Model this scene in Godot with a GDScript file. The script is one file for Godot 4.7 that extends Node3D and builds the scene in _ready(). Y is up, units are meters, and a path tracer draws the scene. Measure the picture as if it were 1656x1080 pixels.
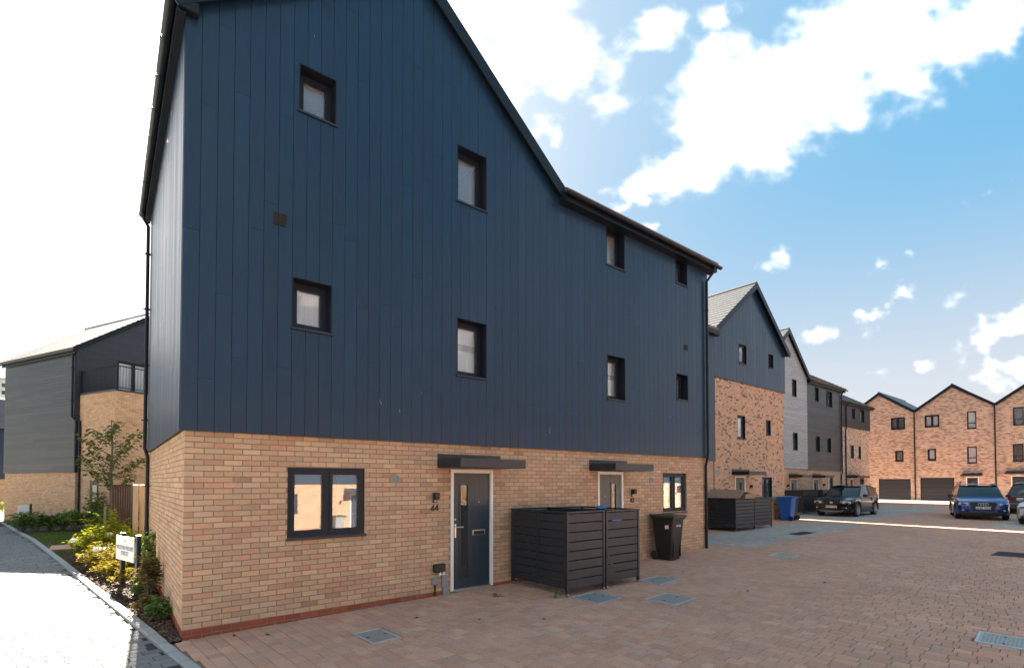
extends Node3D
# A courtyard of brick and board-clad terraced houses. X runs along the main facade, Z comes out of it, y is up.

const EYE := Vector3(-0.769, 2.008, 7.669)
const YAW := 38.55
const PITCH := 1.28
const LENS := 823.7          # focal length in pixels of a 1656 x 1080 picture
const HORIZON_SHIFT := 220.3
const SUN_HEIGHT := 30.0
const SUN_TURN := -3.7
const SHOWN := 12.5           # exposure: the picture is exposed for the shade

var M := {}
var T := {}
var names := {}
var rng := RandomNumberGenerator.new()

class MB:
	var v := PackedVector3Array()
	var n := PackedVector3Array()
	var c := PackedColorArray()
	var ix := PackedInt32Array()
	var col := Color.WHITE
	var colored := false
	var xf := Transform3D.IDENTITY
	func put(p: Vector3, q: Vector3) -> void:
		v.append(xf * p)
		n.append((xf.basis * q).normalized())
		if colored:
			c.append(col)
	func quad(a: Vector3, b: Vector3, d: Vector3, e: Vector3) -> void:  # counter-clockwise seen from outside
		var q := (b - a).cross(d - a)
		if q.length_squared() < 1e-16:
			q = (d - a).cross(e - a)
		q = q.normalized()
		var k := v.size()
		put(a, q); put(b, q); put(d, q); put(e, q)
		ix.append_array([k, k + 2, k + 1, k, k + 3, k + 2])
	func tri(a: Vector3, b: Vector3, d: Vector3) -> void:
		var q := (b - a).cross(d - a).normalized()
		var k := v.size()
		put(a, q); put(b, q); put(d, q)
		ix.append_array([k, k + 2, k + 1])
	func box(lo: Vector3, hi: Vector3) -> void:
		var p := [Vector3(lo.x, lo.y, lo.z), Vector3(hi.x, lo.y, lo.z), Vector3(hi.x, hi.y, lo.z), Vector3(lo.x, hi.y, lo.z), Vector3(lo.x, lo.y, hi.z), Vector3(hi.x, lo.y, hi.z), Vector3(hi.x, hi.y, hi.z), Vector3(lo.x, hi.y, hi.z)]
		quad(p[4], p[5], p[6], p[7]); quad(p[1], p[0], p[3], p[2]); quad(p[0], p[4], p[7], p[3])
		quad(p[5], p[1], p[2], p[6]); quad(p[7], p[6], p[2], p[3]); quad(p[0], p[1], p[5], p[4])
	func oquad(a: Vector3, b: Vector3, d: Vector3, e: Vector3, m: Vector3) -> void:  # turned away from m
		if (b - a).cross(d - a).dot((a + b + d + e) / 4.0 - m) >= 0: quad(a, b, d, e)
		else: quad(a, e, d, b)
	func rbox(lo: Vector3, hi: Vector3, b: float) -> void:  # box with chamfered edges
		var m := (lo + hi) / 2.0
		var h := (hi - lo) / 2.0
		b = minf(b, minf(h.x, minf(h.y, h.z)) * 0.9)
		for ax in 3:
			var u := (ax + 1) % 3
			var w := (ax + 2) % 3
			for s in [-1.0, 1.0]:
				var p := []
				for k in [[-1, -1], [1, -1], [1, 1], [-1, 1]]:
					var r := Vector3.ZERO
					r[ax] = s * h[ax]; r[u] = k[0] * (h[u] - b); r[w] = k[1] * (h[w] - b)
					p.append(m + r)
				oquad(p[0], p[1], p[2], p[3], m)
				for t in [-1.0, 1.0]:
					p = []
					for k in [[-1, true], [1, true], [1, false], [-1, false]]:
						var r := Vector3.ZERO
						r[ax] = k[0] * (h[ax] - b)
						r[u] = s * (h[u] if k[1] else h[u] - b)
						r[w] = t * (h[w] - b if k[1] else h[w])
						p.append(m + r)
					oquad(p[0], p[1], p[2], p[3], m)
		for sx in [-1.0, 1.0]:
			for sy in [-1.0, 1.0]:
				for sz in [-1.0, 1.0]:
					var a := m + Vector3(sx * h.x, sy * (h.y - b), sz * (h.z - b))
					var d := m + Vector3(sx * (h.x - b), sy * h.y, sz * (h.z - b))
					var e := m + Vector3(sx * (h.x - b), sy * (h.y - b), sz * h.z)
					if sx * sy * sz > 0: tri(a, d, e)
					else: tri(a, e, d)
	func extrude(poly: PackedVector2Array, z0: float, z1: float) -> void:
		if poly.size() < 3: return
		if Geometry2D.is_polygon_clockwise(poly):
			poly = poly.duplicate(); poly.reverse()
		var t := Geometry2D.triangulate_polygon(poly)
		for k in range(0, t.size(), 3):
			var a := poly[t[k]]; var b := poly[t[k + 1]]; var d := poly[t[k + 2]]
			if (b - a).cross(d - a) < 0:
				var s := b; b = d; d = s
			tri(Vector3(a.x, a.y, z1), Vector3(b.x, b.y, z1), Vector3(d.x, d.y, z1))
			tri(Vector3(a.x, a.y, z0), Vector3(d.x, d.y, z0), Vector3(b.x, b.y, z0))
		for k in poly.size():
			var a := poly[k]; var b := poly[(k + 1) % poly.size()]
			quad(Vector3(a.x, a.y, z0), Vector3(b.x, b.y, z0), Vector3(b.x, b.y, z1), Vector3(a.x, a.y, z1))
	func tube(pts: Array, r: float, sides := 10, r_end := -1.0) -> void:
		if r_end < 0: r_end = r
		var rings := []
		var side := Vector3.ZERO
		for k in pts.size():
			var d: Vector3 = ((pts[mini(k + 1, pts.size() - 1)] - pts[maxi(k - 1, 0)]) as Vector3).normalized()
			if side == Vector3.ZERO: side = d.cross(Vector3.UP if absf(d.y) < 0.9 else Vector3.RIGHT).normalized()
			side = (side - d * side.dot(d)).normalized()
			var other := d.cross(side)
			var rr := lerpf(r, r_end, float(k) / maxi(1, pts.size() - 1))
			var ring := []
			for j in sides:
				var a := TAU * j / sides
				ring.append([pts[k] + (side * cos(a) + other * sin(a)) * rr, side * cos(a) + other * sin(a)])
			rings.append(ring)
		for k in rings.size() - 1:
			for j in sides:
				var a = rings[k][j]; var b = rings[k][(j + 1) % sides]; var d = rings[k + 1][(j + 1) % sides]; var e = rings[k + 1][j]
				var o := v.size()
				put(a[0], a[1]); put(b[0], b[1]); put(d[0], d[1]); put(e[0], e[1])
				ix.append_array([o, o + 2, o + 1, o, o + 3, o + 2])
		for e in [[0, -1.0], [rings.size() - 1, 1.0]]:
			var ring = rings[e[0]]
			for j in range(1, sides - 1):
				if e[1] > 0: tri(ring[0][0], ring[j][0], ring[j + 1][0])
				else: tri(ring[0][0], ring[j + 1][0], ring[j][0])
	func lathe(profile: Array, seg := 20) -> void:  # (radius, height) from bottom to top about y
		for k in profile.size() - 1:
			var p: Vector2 = profile[k]; var q: Vector2 = profile[k + 1]
			var nn := Vector2(q.y - p.y, p.x - q.x).normalized()
			for j in seg:
				var a := TAU * j / seg; var b := TAU * (j + 1) / seg
				var o := v.size()
				for e in [[a, p], [b, p], [b, q], [a, q]]:
					put(Vector3(cos(e[0]) * e[1].x, e[1].y, -sin(e[0]) * e[1].x), Vector3(cos(e[0]) * nn.x, nn.y, -sin(e[0]) * nn.x))
				ix.append_array([o, o + 2, o + 1, o, o + 3, o + 2])
	func grid(rows: Array, flip := false) -> void:  # rows of points, smooth normals
		var h := rows.size(); var w: int = rows[0].size()
		var o := v.size()
		for r in h:
			for k in w:
				var dx: Vector3 = rows[r][mini(k + 1, w - 1)] - rows[r][maxi(k - 1, 0)]
				var dy: Vector3 = rows[mini(r + 1, h - 1)][k] - rows[maxi(r - 1, 0)][k]
				var q := dx.cross(dy)
				if flip: q = -q
				put(rows[r][k], q.normalized() if q.length_squared() > 1e-14 else Vector3.UP)
		for r in h - 1:
			for k in w - 1:
				var a := o + r * w + k
				if flip: ix.append_array([a, a + 1, a + w + 1, a, a + w + 1, a + w])
				else: ix.append_array([a, a + w + 1, a + 1, a, a + w, a + w + 1])
	func ball(m: Vector3, r: Vector3, seg := 12, rings := 8) -> void:
		var rows := []
		for k in rings + 1:
			var e := PI * k / rings - PI / 2
			var row := []
			for j in seg + 1:
				var a := TAU * j / seg
				row.append(m + Vector3(cos(a) * cos(e) * r.x, sin(e) * r.y, -sin(a) * cos(e) * r.z))
			rows.append(row)
		grid(rows)
	func mesh() -> ArrayMesh:
		var a := []
		a.resize(Mesh.ARRAY_MAX)
		a[Mesh.ARRAY_VERTEX] = v
		a[Mesh.ARRAY_NORMAL] = n
		if colored: a[Mesh.ARRAY_COLOR] = c
		a[Mesh.ARRAY_INDEX] = ix
		var m := ArrayMesh.new()
		m.add_surface_from_arrays(Mesh.PRIMITIVE_TRIANGLES, a)
		return m

# ---------------------------------------------------------------- nodes
func numbered(called: String) -> String:
	names[called] = names.get(called, -1) + 1
	return called if names[called] == 0 else "%s_%03d" % [called, names[called]]

func thing(called: String, label: String, category: String, at := Vector3.ZERO, turn := 0.0, group := "") -> Node3D:
	var o := Node3D.new()
	o.name = numbered(called)
	add_child(o)
	o.position = at
	o.rotation.y = turn
	o.set_meta("label", label)
	o.set_meta("category", category)
	if group: o.set_meta("group", group)
	return o

func part(called: String, b: MB, m: Material, parent: Node3D) -> MeshInstance3D:
	var o := MeshInstance3D.new()
	o.name = called
	if b.v.size() > 0:
		o.mesh = b.mesh()
		o.mesh.surface_set_material(0, m)
	parent.add_child(o, true)
	return o

func part_mesh(called: String, m: Mesh, parent: Node3D, t: Transform3D) -> MeshInstance3D:
	var o := MeshInstance3D.new()
	o.name = called
	o.mesh = m
	o.transform = t
	parent.add_child(o, true)
	return o

func structure(called: String, label: String) -> Node3D:
	var o := Node3D.new()
	o.name = called
	add_child(o)
	o.set_meta("kind", "structure")
	o.set_meta("label", label)
	o.set_meta("category", called.replace("_", " "))
	return o

func lettering(called: String, what: String, size: float, depth: float, m: Material, parent: Node3D, t: Transform3D, serif := false) -> MeshInstance3D:
	var x := TextMesh.new()
	var f := SystemFont.new()
	f.font_names = PackedStringArray(["Droid Serif" if serif else "Droid Sans"])
	f.font_weight = 700
	x.font = f
	x.text = what
	x.font_size = 64
	x.pixel_size = size / 46.0
	x.depth = depth
	x.curve_step = 2.0
	x.material = m
	return part_mesh(called, x, parent, t)

# ---------------------------------------------------------------- materials
func lin(r: float, g: float, b: float) -> Color:
	return Color(r, g, b).linear_to_srgb()

func noise_texture(size: int, parts: Array, low: float, sd: int) -> ImageTexture:
	# parts: [frequency, octaves, weight, stretch_y]; mixed to a grey picture between low and 1
	var sum := PackedFloat32Array()
	sum.resize(size * size)
	var total := 0.0
	for p in parts:
		var f := FastNoiseLite.new()
		f.seed = sd + int(p[0] * 1000)
		f.noise_type = FastNoiseLite.TYPE_SIMPLEX_SMOOTH
		f.frequency = p[0]
		f.fractal_octaves = p[1]
		var st: int = p[3] if p.size() > 3 else 1
		var im := f.get_seamless_image(size, maxi(8, size / st))
		if st > 1: im.resize(size, size, Image.INTERPOLATE_CUBIC)
		im.convert(Image.FORMAT_L8)
		var d := im.get_data()
		for k in d.size(): sum[k] += d[k] * p[2] / 255.0
		total += p[2]
	var out := PackedByteArray()
	out.resize(size * size)
	for k in out.size(): out[k] = int(255.0 * clampf(low + (1.0 - low) * sum[k] / total, 0.0, 1.0))
	return ImageTexture.create_from_image(Image.create_from_data(size, size, false, Image.FORMAT_L8, out))

func mk(key: String, c: Color, rough: float, tex := "", scale := Vector3.ONE, bump := 0.0, spec := 0.5, metal := 0.0) -> StandardMaterial3D:
	var m := StandardMaterial3D.new()
	m.resource_name = key
	m.albedo_color = c
	m.roughness = rough
	m.metallic = metal
	m.metallic_specular = spec
	if tex:
		m.albedo_texture = T[tex]
		m.uv1_triplanar = true
		m.uv1_world_triplanar = true
		m.uv1_scale = scale
		if bump > 0:
			m.heightmap_enabled = true
			m.heightmap_texture = T[tex]
			m.heightmap_scale = bump
	M[key] = m
	return m

func make_materials() -> void:
	T.grain = noise_texture(512, [[0.09, 3, 1.0], [0.012, 3, 0.7]], 0.88, 11)
	T.rough = noise_texture(512, [[0.16, 2, 1.0], [0.02, 4, 1.0]], 0.86, 23)
	T.streak = noise_texture(512, [[0.05, 3, 1.0, 16], [0.01, 2, 0.5, 4]], 0.78, 37)
	T.cloudy = noise_texture(512, [[0.008, 5, 1.0], [0.05, 2, 0.25]], 0.78, 51)
	var b := mk("brick", Color.WHITE, 0.9, "grain", Vector3.ONE * 1.9, 0.25, 0.3)
	b.vertex_color_use_as_albedo = true
	mk("mortar", lin(0.26, 0.205, 0.16), 0.95, "grain", Vector3.ONE * 2.3, 0.3, 0.2)
	mk("mortar_pale", lin(0.42, 0.34, 0.26), 0.95, "grain", Vector3.ONE * 2.3, 0.3, 0.2)
	var p := mk("paver", Color.WHITE, 0.85, "rough", Vector3.ONE * 2.1, 0.25, 0.35)
	p.vertex_color_use_as_albedo = true
	mk("jointing", lin(0.2, 0.145, 0.115), 0.97, "rough", Vector3.ONE * 1.7, 0.3, 0.2)
	mk("jointing_grey", lin(0.07, 0.065, 0.06), 0.97, "rough", Vector3.ONE * 1.7, 0.3, 0.2)
	mk("court_far", lin(0.54, 0.3, 0.21), 0.9, "rough", Vector3.ONE * 0.9, 0.3, 0.3)
	mk("earth", lin(0.3, 0.28, 0.22), 0.95, "cloudy", Vector3.ONE * 0.2, 0.5, 0.2)
	mk("board", lin(0.012, 0.036, 0.076), 0.33, "streak", Vector3(1.6, 0.7, 1.6), 0.1, 0.42)
	mk("board_dark", lin(0.019, 0.027, 0.042), 0.45, "cloudy", Vector3(0.6, 1.6, 0.6), 0.1, 0.5)
	mk("board_pale", lin(0.33, 0.345, 0.37), 0.5, "cloudy", Vector3(0.6, 1.6, 0.6), 0.1, 0.45)
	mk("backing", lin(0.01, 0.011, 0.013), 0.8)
	mk("metal", lin(0.015, 0.021, 0.031), 0.42, "cloudy", Vector3.ONE * 1.1, 0.0, 0.5)
	mk("frame", lin(0.009, 0.013, 0.022), 0.45, "", Vector3.ONE, 0.0, 0.35)
	mk("gutter", lin(0.007, 0.011, 0.017), 0.36, "", Vector3.ONE, 0.0, 0.32)
	mk("white_paint", lin(0.72, 0.71, 0.69), 0.45)
	mk("door_paint", lin(0.013, 0.03, 0.046), 0.38, "", Vector3.ONE, 0.0, 0.5)
	mk("door_grey", lin(0.1, 0.1, 0.105), 0.45)
	mk("chrome", lin(0.6, 0.6, 0.6), 0.28, "", Vector3.ONE, 0.0, 0.5, 1.0)
	mk("slate", lin(0.075, 0.078, 0.085), 0.5, "cloudy", Vector3.ONE * 0.9, 0.2, 0.55)
	mk("black_plastic", lin(0.012, 0.012, 0.012), 0.45)
	mk("tyre", lin(0.018, 0.018, 0.018), 0.85)
	mk("room", lin(0.035, 0.033, 0.03), 0.9)
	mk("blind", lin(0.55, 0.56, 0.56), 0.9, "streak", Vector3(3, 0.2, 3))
	mk("brown_blind", lin(0.12, 0.08, 0.06), 0.9)
	mk("grey_plastic", lin(0.22, 0.23, 0.25), 0.6)
	mk("concrete", lin(0.36, 0.36, 0.35), 0.9, "rough", Vector3.ONE * 1.4, 0.2, 0.3)
	mk("steel_cover", lin(0.42, 0.42, 0.4), 0.5, "grain", Vector3.ONE * 3.0, 0.1, 0.5, 0.6)
	mk("steel_rim", lin(0.55, 0.56, 0.57), 0.5, "grain", Vector3.ONE * 3.0, 0.1, 0.5, 0.5)
	mk("iron", lin(0.03, 0.03, 0.032), 0.7, "rough", Vector3.ONE * 3.0, 0.2)
	mk("slat", lin(0.026, 0.03, 0.036), 0.5, "streak", Vector3(0.4, 5, 0.4), 0.1)
	mk("bin_black", lin(0.012, 0.012, 0.013), 0.5, "grain", Vector3.ONE * 3.0)
	mk("bin_lid", lin(0.035, 0.05, 0.03), 0.5, "grain", Vector3.ONE * 3.0)
	mk("bin_blue", lin(0.012, 0.11, 0.42), 0.42, "grain", Vector3.ONE * 2.0)
	mk("sticker", lin(0.75, 0.75, 0.74), 0.5)
	mk("sign_white", lin(0.78, 0.77, 0.75), 0.4)
	mk("sign_text", lin(0.12, 0.12, 0.15), 0.5)
	mk("bark", lin(0.055, 0.036, 0.026), 0.95, "rough", Vector3.ONE * 2.0, 1.2, 0.2)
	mk("turf", lin(0.075, 0.1, 0.032), 0.95, "rough", Vector3.ONE * 1.3, 1.0, 0.2)
	mk("wood_dark", lin(0.09, 0.055, 0.042), 0.85, "streak", Vector3(2.5, 0.6, 2.5), 0.2, 0.3)
	mk("wood_pale", lin(0.36, 0.27, 0.18), 0.85, "streak", Vector3(2.5, 0.6, 2.5), 0.2, 0.3)
	mk("trunk", lin(0.16, 0.14, 0.11), 0.95, "rough", Vector3(3, 0.8, 3), 0.5, 0.2)
	mk("cardboard", lin(0.38, 0.24, 0.15), 0.9, "cloudy", Vector3.ONE * 1.5)
	mk("rendered", lin(0.62, 0.64, 0.67), 0.9, "cloudy", Vector3.ONE * 0.05)
	var l := mk("leaf", Color.WHITE, 0.8, "", Vector3.ONE, 0.0, 0.12)
	l.vertex_color_use_as_albedo = true
	l.backlight_enabled = true
	l.backlight = Color(0.75, 0.75, 0.55)
	l.cull_mode = BaseMaterial3D.CULL_DISABLED
	var g := mk("glass", Color(1, 1, 1, 0.04), 0.0, "", Vector3.ONE, 0.0, 0.5)
	g.metallic_specular = 0.7
	g.transparency = BaseMaterial3D.TRANSPARENCY_ALPHA
	mk("car_glass", lin(0.012, 0.015, 0.016), 0.03, "", Vector3.ONE, 0.0, 0.6)
	mk("lamp_glass", lin(0.5, 0.5, 0.48), 0.12)
	mk("rim", lin(0.35, 0.35, 0.36), 0.35, "", Vector3.ONE, 0.0, 0.5, 0.8)
	mk("plate_white", lin(0.75, 0.75, 0.72), 0.4)
	mk("plate_yellow", lin(0.7, 0.45, 0.03), 0.4)
	for q in [["paint_blue", lin(0.005, 0.04, 0.24)], ["paint_black", lin(0.004, 0.005, 0.007)], ["paint_silver", lin(0.45, 0.47, 0.48)], ["paint_grey", lin(0.12, 0.1, 0.09)]]:
		var m := mk(q[0], q[1], 0.25, "", Vector3.ONE, 0.0, 0.35, 0.3)
		m.clearcoat_enabled = true
		m.clearcoat = 0.6
		m.clearcoat_roughness = 0.03

# ---------------------------------------------------------------- camera, sky and sun
func sun_towards() -> Vector3:  # from the ground to the sun
	var e := deg_to_rad(SUN_HEIGHT); var a := deg_to_rad(SUN_TURN)
	return Vector3(-sin(a) * cos(e), sin(e), -cos(a) * cos(e))

func sky_picture() -> ImageTexture:
	var w := 3072
	var h := 1536
	var rough := FastNoiseLite.new()
	rough.seed = 4; rough.frequency = 0.0085; rough.fractal_octaves = 6; rough.fractal_gain = 0.55
	rough.noise_type = FastNoiseLite.TYPE_SIMPLEX_SMOOTH
	var broad := FastNoiseLite.new()
	broad.seed = 1348; broad.frequency = 1.9; broad.fractal_octaves = 6; broad.fractal_gain = 0.52
	broad.noise_type = FastNoiseLite.TYPE_SIMPLEX_SMOOTH
	# clouds of the afternoon: where they stand, in degrees on the tangent plane of the view (x right, y up from the horizon), half sizes, tilt, strength
	var banks := [
		[-0.06, 0.78, 0.17, 0.12, 40, 1.2], [0.05, 0.86, 0.12, 0.14, 60, 1.2], [-0.02, 0.98, 0.20, 0.10, 20, 1.2], [0.06, 0.72, 0.05, 0.05, 60, 1.0],
		[0.21, 0.83, 0.05, 0.09, -30, 0.75], [0.29, 0.90, 0.10, 0.05, 38, 0.85], [0.40, 0.93, 0.07, 0.035, 30, 0.7],
		[0.26, 0.585, 0.07, 0.03, 20, 1.0], [0.34, 0.62, 0.11, 0.065, 10, 1.15], [0.40, 0.70, 0.12, 0.11, 35, 1.3], [0.50, 0.75, 0.16, 0.16, 35, 1.4], [0.62, 0.81, 0.18, 0.15, 30, 1.4],
		[0.75, 0.87, 0.17, 0.13, 28, 1.35], [0.87, 0.89, 0.11, 0.09, 28, 1.1], [0.98, 0.91, 0.09, 0.05, 35, 0.85],
		[0.275, 0.505, 0.022, 0.016, 10, 0.8], [0.55, 0.45, 0.05, 0.018, 25, 0.62], [0.73, 0.43, 0.045, 0.017, 22, 0.85], [0.76, 0.36, 0.07, 0.022, 22, 0.95],
		[0.60, 0.29, 0.06, 0.017, 4, 0.9], [0.70, 0.29, 0.05, 0.013, 8, 0.6], [0.97, 0.305, 0.10, 0.035, 24, 1.0], [0.98, 0.225, 0.08, 0.035, 10, 1.0], [0.82, 0.235, 0.03, 0.016, 20, 0.85],
		[0.71, 0.215, 0.04, 0.012, 14, 0.75], [0.94, 0.57, 0.05, 0.012, 28, 0.5], [0.88, 0.36, 0.03, 0.012, 40, 0.5],
	]
	var turn := deg_to_rad(YAW)
	var fw := Vector3(sin(turn), 0, -cos(turn)); var rt := Vector3(cos(turn), 0, sin(turn))
	var sun := sun_towards()
	var px := PackedFloat32Array()
	px.resize(w * h * 3)
	var low := Color(0.30, 0.29, 0.28)
	var step := 8
	for y0 in range(0, h, step):
		for x0 in range(0, w, step):
			var mid := Vector2((x0 + 4.0) / w, (y0 + 4.0) / h)
			# panorama: u = 0 looks along -Z, u = 0.25 along +X
			var az := mid.x * TAU
			var el := (0.5 - mid.y) * PI
			var rel := wrapf(az - turn, -PI, PI)
			var fine := el > -0.02 and el < 1.05 and absf(rel) < 1.0
			var s := 1 if fine else step
			for yy in range(y0, y0 + step, s):
				for xx in range(x0, x0 + step, s):
					var c := low
					var e := (0.5 - (yy + 0.5 * s) / h) * PI
					if e > 0.0:
						var a := ((xx + 0.5 * s) / w) * TAU
						c = sky_colour(Vector3(sin(a) * cos(e), sin(e), -cos(a) * cos(e)), e, fw, rt, sun, rough, broad, banks)
					for j in s:
						for i in s:
							var o := ((yy + j) * w + xx + i) * 3
							px[o] = c.r; px[o + 1] = c.g; px[o + 2] = c.b
	return ImageTexture.create_from_image(Image.create_from_data(w, h, false, Image.FORMAT_RGBF, px.to_byte_array()))

func sky_colour(d: Vector3, e: float, fw: Vector3, rt: Vector3, sun: Vector3, rough: FastNoiseLite, broad: FastNoiseLite, banks: Array) -> Color:
	var s := rad_to_deg(acos(clampf(d.dot(sun), -1, 1)))
	var up := rad_to_deg(e)
	var t := clampf((up - 5.0) / 25.0, 0, 1)
	t = pow(t * t * (3 - 2 * t), 0.8)
	var c := Color(0.77, 0.80, 0.85).lerp(Color(0.13, 0.5, 0.84), t)
	var near := exp(-pow(s / 36.0, 2.0)) * 1.0 + 0.24 * exp(-pow(s / 62.0, 2.0))
	c = c.lerp(Color(0.95, 0.96, 1.0), clampf(near, 0, 1))
	c += Color(1.0, 0.97, 0.9) * (2.4 * exp(-pow(s / 17.0, 2.0)))
	# clouds
	var fwd := d.dot(fw)
	var dens := 0.0
	if fwd > 0.25:
		var u := d.dot(rt) / fwd; var v := d.y / fwd
		var nz := rough.get_noise_2d(u * 420.0 + v * 130.0, v * 560.0 - u * 150.0)
		var fine := rough.get_noise_2d(u * 1500.0 + v * 900.0 + 700.0, v * 1900.0 - u * 600.0)
		for b in banks:
			var small: float = clampf((0.06 - b[3]) / 0.04, 0, 1)
			var dx: float = u - b[0]; var dy: float = v - b[1]
			var q: float = deg_to_rad(b[4])
			var lx: float = (dx * cos(q) + dy * sin(q)) / b[2]
			if absf(lx) > 1.9: continue
			var ly: float = (dy * cos(q) - dx * sin(q)) / b[3]
			if absf(ly) > 1.9: continue
			var r := sqrt(lx * lx + ly * ly)
			var k: float = b[5] * (1.15 - r)
			dens = maxf(dens, clampf((k - 0.06 * small + nz * (1.25 - 0.3 * small) * (0.62 if b[5] > 1.05 else 1.0) + fine * 1.1 * small + fine * 0.3) * (1.25 - 0.25 * small), 0, 1) * minf(1.0, b[5]) * clampf((1.8 - r) * 3.0, 0, 1))
	else:
		var cover := broad.get_noise_3d(d.x / (0.25 + d.y), d.z / (0.25 + d.y), 3.0)
		dens = clampf(cover * 3.6, 0, 1) * clampf(up / 8.0, 0, 1)
	if dens > 0:
		var soft := pow(dens * dens * (3 - 2 * dens), 1.7)
		var body := 1.75 + 0.14 * rough.get_noise_2d(d.x * 160.0 + 90.0, d.y * 200.0) + 0.05 * rough.get_noise_2d(d.x * 700.0, d.y * 900.0)
		c = c.lerp(Color(body, body * 0.995, body * 0.99), soft * 0.97)
	return c

func set_view() -> void:
	var cam := Camera3D.new()
	cam.name = "camera"
	cam.projection = Camera3D.PROJECTION_FRUSTUM
	cam.near = 0.1
	cam.far = 1500.0
	cam.size = 0.1 * 1080.0 / LENS
	cam.frustum_offset = Vector2(0, 0.1 * HORIZON_SHIFT / LENS)
	add_child(cam)
	cam.position = EYE
	cam.rotation = Vector3(deg_to_rad(PITCH), deg_to_rad(-YAW), 0)
	cam.current = true
	var e := Environment.new()
	e.background_mode = Environment.BG_SKY
	var sky := Sky.new()
	var pm := PanoramaSkyMaterial.new()
	pm.panorama = sky_picture()
	pm.energy_multiplier = 1.0 / SHOWN
	sky.sky_material = pm
	e.sky = sky
	e.tonemap_mode = Environment.TONE_MAPPER_LINEAR
	e.tonemap_exposure = SHOWN
	e.sdfgi_enabled = true
	e.ssao_enabled = true
	e.ssil_enabled = true
	var we := WorldEnvironment.new()
	we.name = "environment"
	we.environment = e
	add_child(we)
	var sunlight := DirectionalLight3D.new()
	sunlight.name = "sun"
	sunlight.light_energy = 1.55
	sunlight.light_color = Color(1.0, 0.955, 0.88)
	sunlight.light_angular_distance = 0.53
	sunlight.shadow_enabled = true
	add_child(sunlight)
	sunlight.look_at_from_position(sun_towards() * 50.0, Vector3.ZERO)

# ---------------------------------------------------------------- bricks and boards
const BUFF := [Color(0.56, 0.36, 0.225), Color(0.58, 0.38, 0.24), Color(0.53, 0.33, 0.21), Color(0.58, 0.395, 0.25), Color(0.57, 0.335, 0.215), Color(0.52, 0.345, 0.22), Color(0.6, 0.375, 0.23), Color(0.54, 0.36, 0.24), Color(0.56, 0.31, 0.2), Color(0.5, 0.325, 0.215)]
const FLECKED := [Color(0.58, 0.365, 0.245), Color(0.56, 0.345, 0.225), Color(0.6, 0.385, 0.255), Color(0.54, 0.325, 0.21), Color(0.56, 0.345, 0.235), Color(0.52, 0.335, 0.225)]
const PALE_BRICK := [Color(0.55, 0.41, 0.315), Color(0.52, 0.385, 0.295), Color(0.56, 0.43, 0.335), Color(0.53, 0.38, 0.285), Color(0.5, 0.385, 0.305)]
const BLUED := [Color(0.19, 0.145, 0.135), Color(0.22, 0.165, 0.145), Color(0.17, 0.14, 0.135), Color(0.28, 0.195, 0.155)]
const RUBBED := [Color(0.33, 0.085, 0.05), Color(0.36, 0.1, 0.055), Color(0.3, 0.09, 0.055)]

func brick_mesh(len_: float, m: Material, tint := Color.WHITE, tinted := false) -> ArrayMesh:
	# face of a brick, set 20 mm deep, with worn arrises; x along the wall, z outwards, centred on its face
	var b := MB.new()
	b.colored = tinted
	b.col = tint
	var x := len_ / 2.0; var y := 0.0325; var k := 0.0035
	var f := [Vector3(-x + k, -y + k, 0), Vector3(x - k, -y + k, 0), Vector3(x - k, y - k, 0), Vector3(-x + k, y - k, 0)]
	var o := [Vector3(-x, -y, -k), Vector3(x, -y, -k), Vector3(x, y, -k), Vector3(-x, y, -k)]
	b.quad(f[0], f[1], f[2], f[3])
	for j in 4:
		var q := (j + 1) % 4
		b.quad(o[j], o[q], f[q], f[j])
		b.quad(o[j] - Vector3(0, 0, 0.0165), o[q] - Vector3(0, 0, 0.0165), o[q], o[j])
	var r := b.mesh()
	r.surface_set_material(0, m)
	return r

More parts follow.
